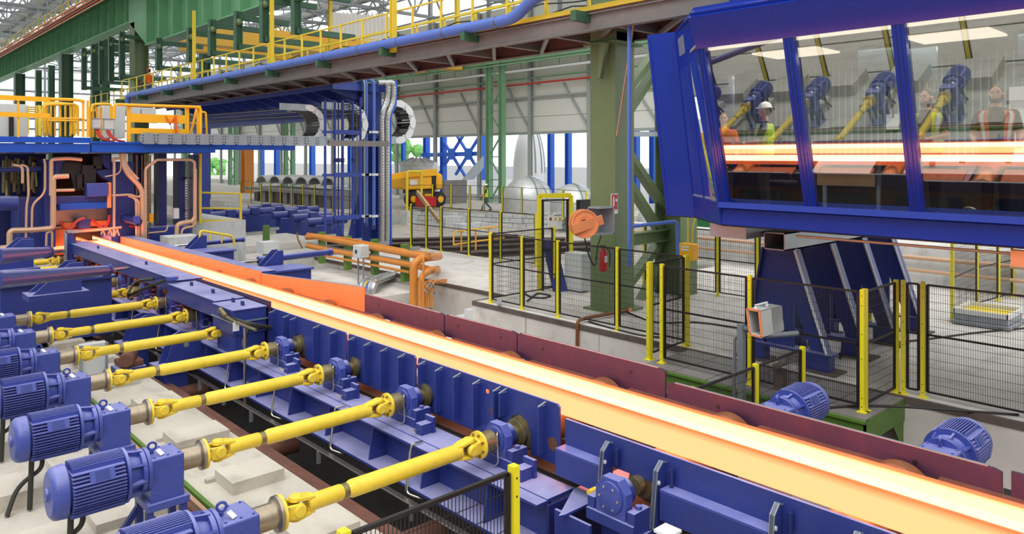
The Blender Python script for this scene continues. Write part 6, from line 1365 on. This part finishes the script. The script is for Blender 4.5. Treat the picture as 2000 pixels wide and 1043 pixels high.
# yellow low stair rail in the pit
t = thing('pit_handrail', 'orange yellow handrail at the pit behind the slab fence', 'railing', PZ(900, 470, 0)); Y = 21.5
for pts in ([(886, 478), (886, 453), (955, 444), (985, 441)], [(886, 478), (955, 468), (985, 464)], [(901, 490), (901, 452)], [(929, 488), (929, 449)], [(955, 486), (955, 446)]): pr(pts, Y, .03).build('tube', 'rail_yellow', t)
solo(MB().bar(PY(815, 375, 31), PY(858, 432, 28), .12, .2), 'ramp_board', 'wood', 'wooden board leaning into the pit behind the fence', 'board')
solo(R_(MB(), 1133, 390, 1160, 412, 24, .25), 'dark_bin', 'black', 'black open bin behind the gate left of the green column', 'bin')
solo(R_(MB(), 1135, 495, 1156, 568, 13.2, .6), 'switch_cabinet', 'cabinet', 'grey switch cabinet just left of the green column foot', 'cabinet', bevel=.01)
solo(R_(MB(), 1213, 490, 1235, 560, 13.2, .5), 'switch_cabinet', 'cabinet', 'grey switch cabinet just right of the green column foot', 'cabinet', bevel=.01)
# ================================================================== PEOPLE
TP = [(.90, .165, .115), (1.0, .16, .115), (1.1, .155, .11), (1.25, .175, .12), (1.36, .2, .125), (1.43, .195, .11), (1.475, .13, .085), (1.51, .065, .065)]
def tp(z):
    for (z0, a0, b0), (z1, a1, b1) in zip(TP[:-1], TP[1:]):
        if z <= z1: f = (z-z0)/(z1-z0); return a0+(a1-a0)*f, b0+(b1-b0)*f
    return TP[-1][1:]
def shell(mb, z0, z1, t0, t1, off, th=.008, nz=8, nt=10, prof=tp):
    vs = []; 
    for o in (off, off-th):
        for i in range(nz+1):
            z = z0+(z1-z0)*i/nz; a, b = prof(z); 
            for j in range(nt+1):
                t = t0+(t1-t0)*j/nt; vs.append(V(((a+o)*math.sin(t), (b+o)*math.cos(t), z)))
    w_ = nt+1; N = (nz+1)*w_; fs = []
    for i in range(nz):
        for j in range(nt): q = i*w_+j; fs += [(q, q+1, q+w_+1, q+w_), (N+q, N+q+w_, N+q+w_+1, N+q+1)]
    for j in range(nt): q = nz*w_+j; fs += [(j, N+j, N+j+1, j+1), (q, q+1, N+q+1, N+q)]
    for i in range(nz): q = i*w_; r_ = q+nt; fs += [(q, q+w_, N+q+w_, N+q), (r_, N+r_, N+r_+w_, r_+w_)]
    return mb.add(vs, fs)
def person(loc, face, h, label, shirt='grey_fab', trousers='denim', hat=None, hair='hair', beard=False, vest=None, bands=None, arms=((.3, -.1), (.3, -.1)), walk=0, female=False, turn=0, vox=.012, fold=False):
    t = thing('person', label, 'person', loc); k = h/1.80; ang = math.atan2(-face[0], face[1])
    Rz = Matrix.Rotation(ang, 3, 'Z'); Rh = Matrix.Rotation(ang+turn, 3, 'Z')
    def fin(mb, R=Rz):
        mb.v = [R @ (V(v_)*k)+V(loc) for v_ in mb.v]; return mb
    def rem(o, vx, sm=4):
        m_ = o.modifiers.new('r', 'REMESH'); m_.mode = 'VOXEL'; m_.voxel_size = vx; m_.use_smooth_shade = True
        s_ = o.modifiers.new('s', 'SMOOTH'); s_.iterations = sm; s_.factor = .5; return o
    hip = [V((-.09, 0, .93)), V((.09, 0, .93))]; kn = [V((-.1, .02+.12*walk, .5)), V((.1, .02-.06*walk, .5))]; an = [V((-.1, -.02+.3*walk, .09)), V((.1, -.02-.34*walk, .09+.03*abs(walk)))]
    sh = [V((-.19, -.01, 1.41)), V((.19, -.01, 1.41))]; el, ha = [], []
    for i, s_ in enumerate((-1, 1)):
        f, o = arms[i]
        e_ = sh[i]+V((s_*(.06+max(0, -o)*.1), .05+f*.1, -.28)); el.append(e_)
        hnd = e_+V((-s_*.02+ s_*(-.14 if fold else 0), .1+f*.5, -.24+f*.45)) if not fold else e_+V((-s_*.22, .2, -.02+.03*s_)); ha.append(hnd)
    b = MB()
    for z0, z1 in zip(TP[:-1], TP[1:]): pass
    vs = []; seg = 16
    bt_ = MB(); rings = []
    for z, a, bb_ in TP: bt_.v += [V((a*.94*math.sin(2*PI*j/seg), bb_*.94*math.cos(2*PI*j/seg), z)) for j in range(seg)]
    bt_.f = [(i*seg+j, i*seg+(j+1) % seg, (i+1)*seg+(j+1) % seg, (i+1)*seg+j) for i in range(len(TP)-1) for j in range(seg)]+[tuple(reversed(range(seg))), tuple(range((len(TP)-1)*seg, len(TP)*seg))]
    tors = (list(bt_.v), list(bt_.f))
    b.add(*tors)
    for i in (0, 1):
        b.tube([hip[i], kn[i], an[i]], [.085, .06, .042], 10).ball(kn[i], .058, 8, 6); b.ball(an[i]+V((0, .06, -.045)), (.045, .12, .04), 10, 6)
        b.tube([sh[i], el[i], ha[i]], [.05, .042, .03], 10).ball(sh[i], .055, 8, 6).ball(el[i], .041, 8, 6)
        d = (ha[i]-el[i]).normalized(); sd_ = V((1, 0, 0)) if abs(d.x) < .7 else V((0, 0, 1)); nn_ = d.cross(sd_).normalized(); sd_ = nn_.cross(d)
        b.ball(ha[i]+d*.05, (.04, .04, .045), 8, 6)
        for q, (o_, L) in enumerate(((-.033, .065), (-.012, .08), (.012, .075), (.033, .06))): p0 = ha[i]+d*.07+sd_*o_; p1 = p0+d*L*.6; b.tube([p0, p1, p1+d*L*.35+nn_*.02], [.0105, .0095, .008], 6)
        p0 = ha[i]+d*.03+sd_*-.035; b.tube([p0, p0-sd_*.03+d*.03, p0-sd_*.035+d*.06], [.012, .011, .009], 6)
    b.tube([V((0, -.01, 1.45)), V((0, .0, 1.6))], [.062, .055], 12)
    hd = MB(); hz = 1.675
    hd.ball((0, .0, hz), (.077, .096, .118), 18, 14).ball((0, .018, hz-.06), (.058, .07, .06), 14, 10).bar((0, .09, hz+.01), (0, .118, hz-.028), .02, .02).ball((0, .108, hz-.03), (.018, .014, .012), 8, 6)
    for s_ in (-1, 1): hd.ball((s_*.08, -.005, hz-.01), (.012, .02, .03), 8, 6).ball((s_*.035, .078, hz-.04), (.022, .016, .02), 8, 6)
    hd.ball((0, .087, hz-.062), (.026, .012, .009), 8, 6).ball((0, .088, hz+.03), (.055, .012, .012), 8, 6)
    hd.v = [Matrix.Rotation(turn, 3, 'Z') @ v_ for v_ in hd.v]; b.add(hd.v, hd.f)
    rem(fin(b).build('body', 'skin', t), vox*.8 if vox < .02 else vox, 2)
    f_ = MB()
    for s_ in (-1, 1): f_.ball((s_*.032, .089, hz+.008), (.012, .006, .006), 8, 6)
    fin(f_, Rh).build('eyes', 'black', t)
    f_ = MB()
    for s_ in (-1, 1): f_.bar((s_*.018, .097, hz+.03), (s_*.05, .089, hz+.032), .008, .007)
    fin(f_, Rh).build('eyebrows', hair, t); fin(MB().ball((0, .098, hz-.062), (.022, .004, .004), 8, 5), Rh).build('mouth', 'orange_paint', t)
    if hat:
        fin(MB().lathe((0, -.005, hz+.045), (0, .08, 1), [(0, .125), (.01, .128), (.03, .113), (.07, .1), (.105, .065), (.12, .02)], 20).ball((0, .1, hz+.055), (.075, .06, .012), 12, 6), Rh).build('helmet', hat, t)
        fin(MB().ball((0, -.02, hz), (.083, .085, .1), 12, 8), Rh).build('hair', hair, t)
    else:
        hh = MB().ball((0, -.018, hz+.028), (.084, .096, .106), 16, 10)
        if female: hh.ball((0, -.05, hz-.03), (.085, .06, .13), 12, 8).ball((0, -.04, hz-.1), (.075, .05, .08), 10, 6)
        fin(hh, Rh).build('hair', hair, t)
    if beard:
        fin(MB().ball((0, .04, hz-.088), (.07, .062, .052 if beard > 1 else .036), 14, 8).ball((.062, .02, hz-.04), (.018, .03, .05), 8, 6).ball((-.062, .02, hz-.04), (.018, .03, .05), 8, 6), Rh).build('beard', hair, t)
    s = MB(); s.add([v_*1.0+V((0, 0, 0)) for v_ in [V((v_.x*1.1, v_.y*1.12, v_.z)) for v_ in tors[0]]], tors[1])
    for i in (0, 1): e2 = el[i] if not fold else el[i]; s.tube([sh[i], sh[i]+(el[i]-sh[i])*.75], [.066, .06], 10).ball(sh[i], .066, 10, 8)
    rem(fin(s).build('shirt', shirt, t), vox)
    s = MB()
    for i in (0, 1): s.tube([hip[i], kn[i], an[i]+V((0, 0, .02))], [.1, .078, .064], 12).ball(kn[i], .077, 10, 6)
    s.ball((0, 0, .95), (.178, .13, .1), 14, 8); rem(fin(s).build('trousers', trousers, t), vox)
    sm_ = MB()
    for i in (0, 1): sm_.ball(an[i]+V((0, .055, -.04)), (.052, .135, .05), 12, 8)
    fin(sm_).build('shoes', 'black', t)
    if vest:
        vv = MB(); shell(vv, .93, 1.46, .42, PI*2-.42, .036); fin(vv).build('vest', vest, t)
        if bands:
            vb_ = MB(); shell(vb_, .99, 1.05, .44, PI*2-.44, .041, nz=2, nt=16)
            for s_ in (-1, 1): a0_ = .66 if s_ > 0 else -.88; shell(vb_, 1.05, 1.45, a0_, a0_+.22, .041, nt=3)
            fin(vb_).build('reflective_bands', bands, t)
    return t
def place(u, X): a, b = ray(u); return b*X/a
FZ = 2.68
TC = lambda x, y, dx=0, dy=0: (V((-x+dx, -y+dy, 0)).normalized())
x = 12.05; y = place(1811, x); person((x, y, FZ), TC(x, y, 0, 3), 1.93, 'person with a dark full beard in a lime vest behind the third cabin window', 'grey_fab', 'black_fab', beard=2, vest='lime_fab', bands='tape', turn=-.45, arms=((.6, 0), (.2, 0)), fold=True)
x = 12.05; y = place(1946, x); person((x, y, FZ), TC(x, y), 1.93, 'person in an orange vest over a dark shirt at the right end of the cabin', 'black_fab', 'black_fab', beard=1, vest='orange_fab', bands='tape', turn=-.15)
x = 12.1; y = place(1494, x); person((x, y, FZ), V((-.35, .95, 0)), 1.84, 'person in a white helmet and lime vest looking left inside the cabin', 'black_fab', 'black_fab', hat='helmet_white', vest='lime_fab', bands='tape', arms=((.5, 0), (.5, 0)))
x = 12.2; y = place(1413, x); person((x, y, FZ), TC(x, y), 1.74, 'person with dark hair in an orange shirt behind the first cabin window', 'orange_fab', 'black_fab', female=True)
p = PZ(949, 412); person(p, V((-.75, .6, 0)), 1.78, 'person in a yellow vest and jeans walking past the far fence', 'black_fab', 'denim', hat='cladding' if False else 'helmet_white', vest='lime_fab', walk=1, vox=.03)
p = PZ(1027, 414); person(p, TC(p.x, p.y), 1.78, 'person in a red helmet and pale blue shirt before the domed tank', 'blue_fab', 'grey_fab', hat='helmet_orange', walk=.3, vox=.03)
p = PX(291, 187, 13.6); person((p.x, p.y, 6.8), V((-.3, 1, 0)), 1.76, 'person in an orange jacket and red helmet on the overhead walkway', 'orange_fab', 'denim', hat='helmet_orange', vox=.03)
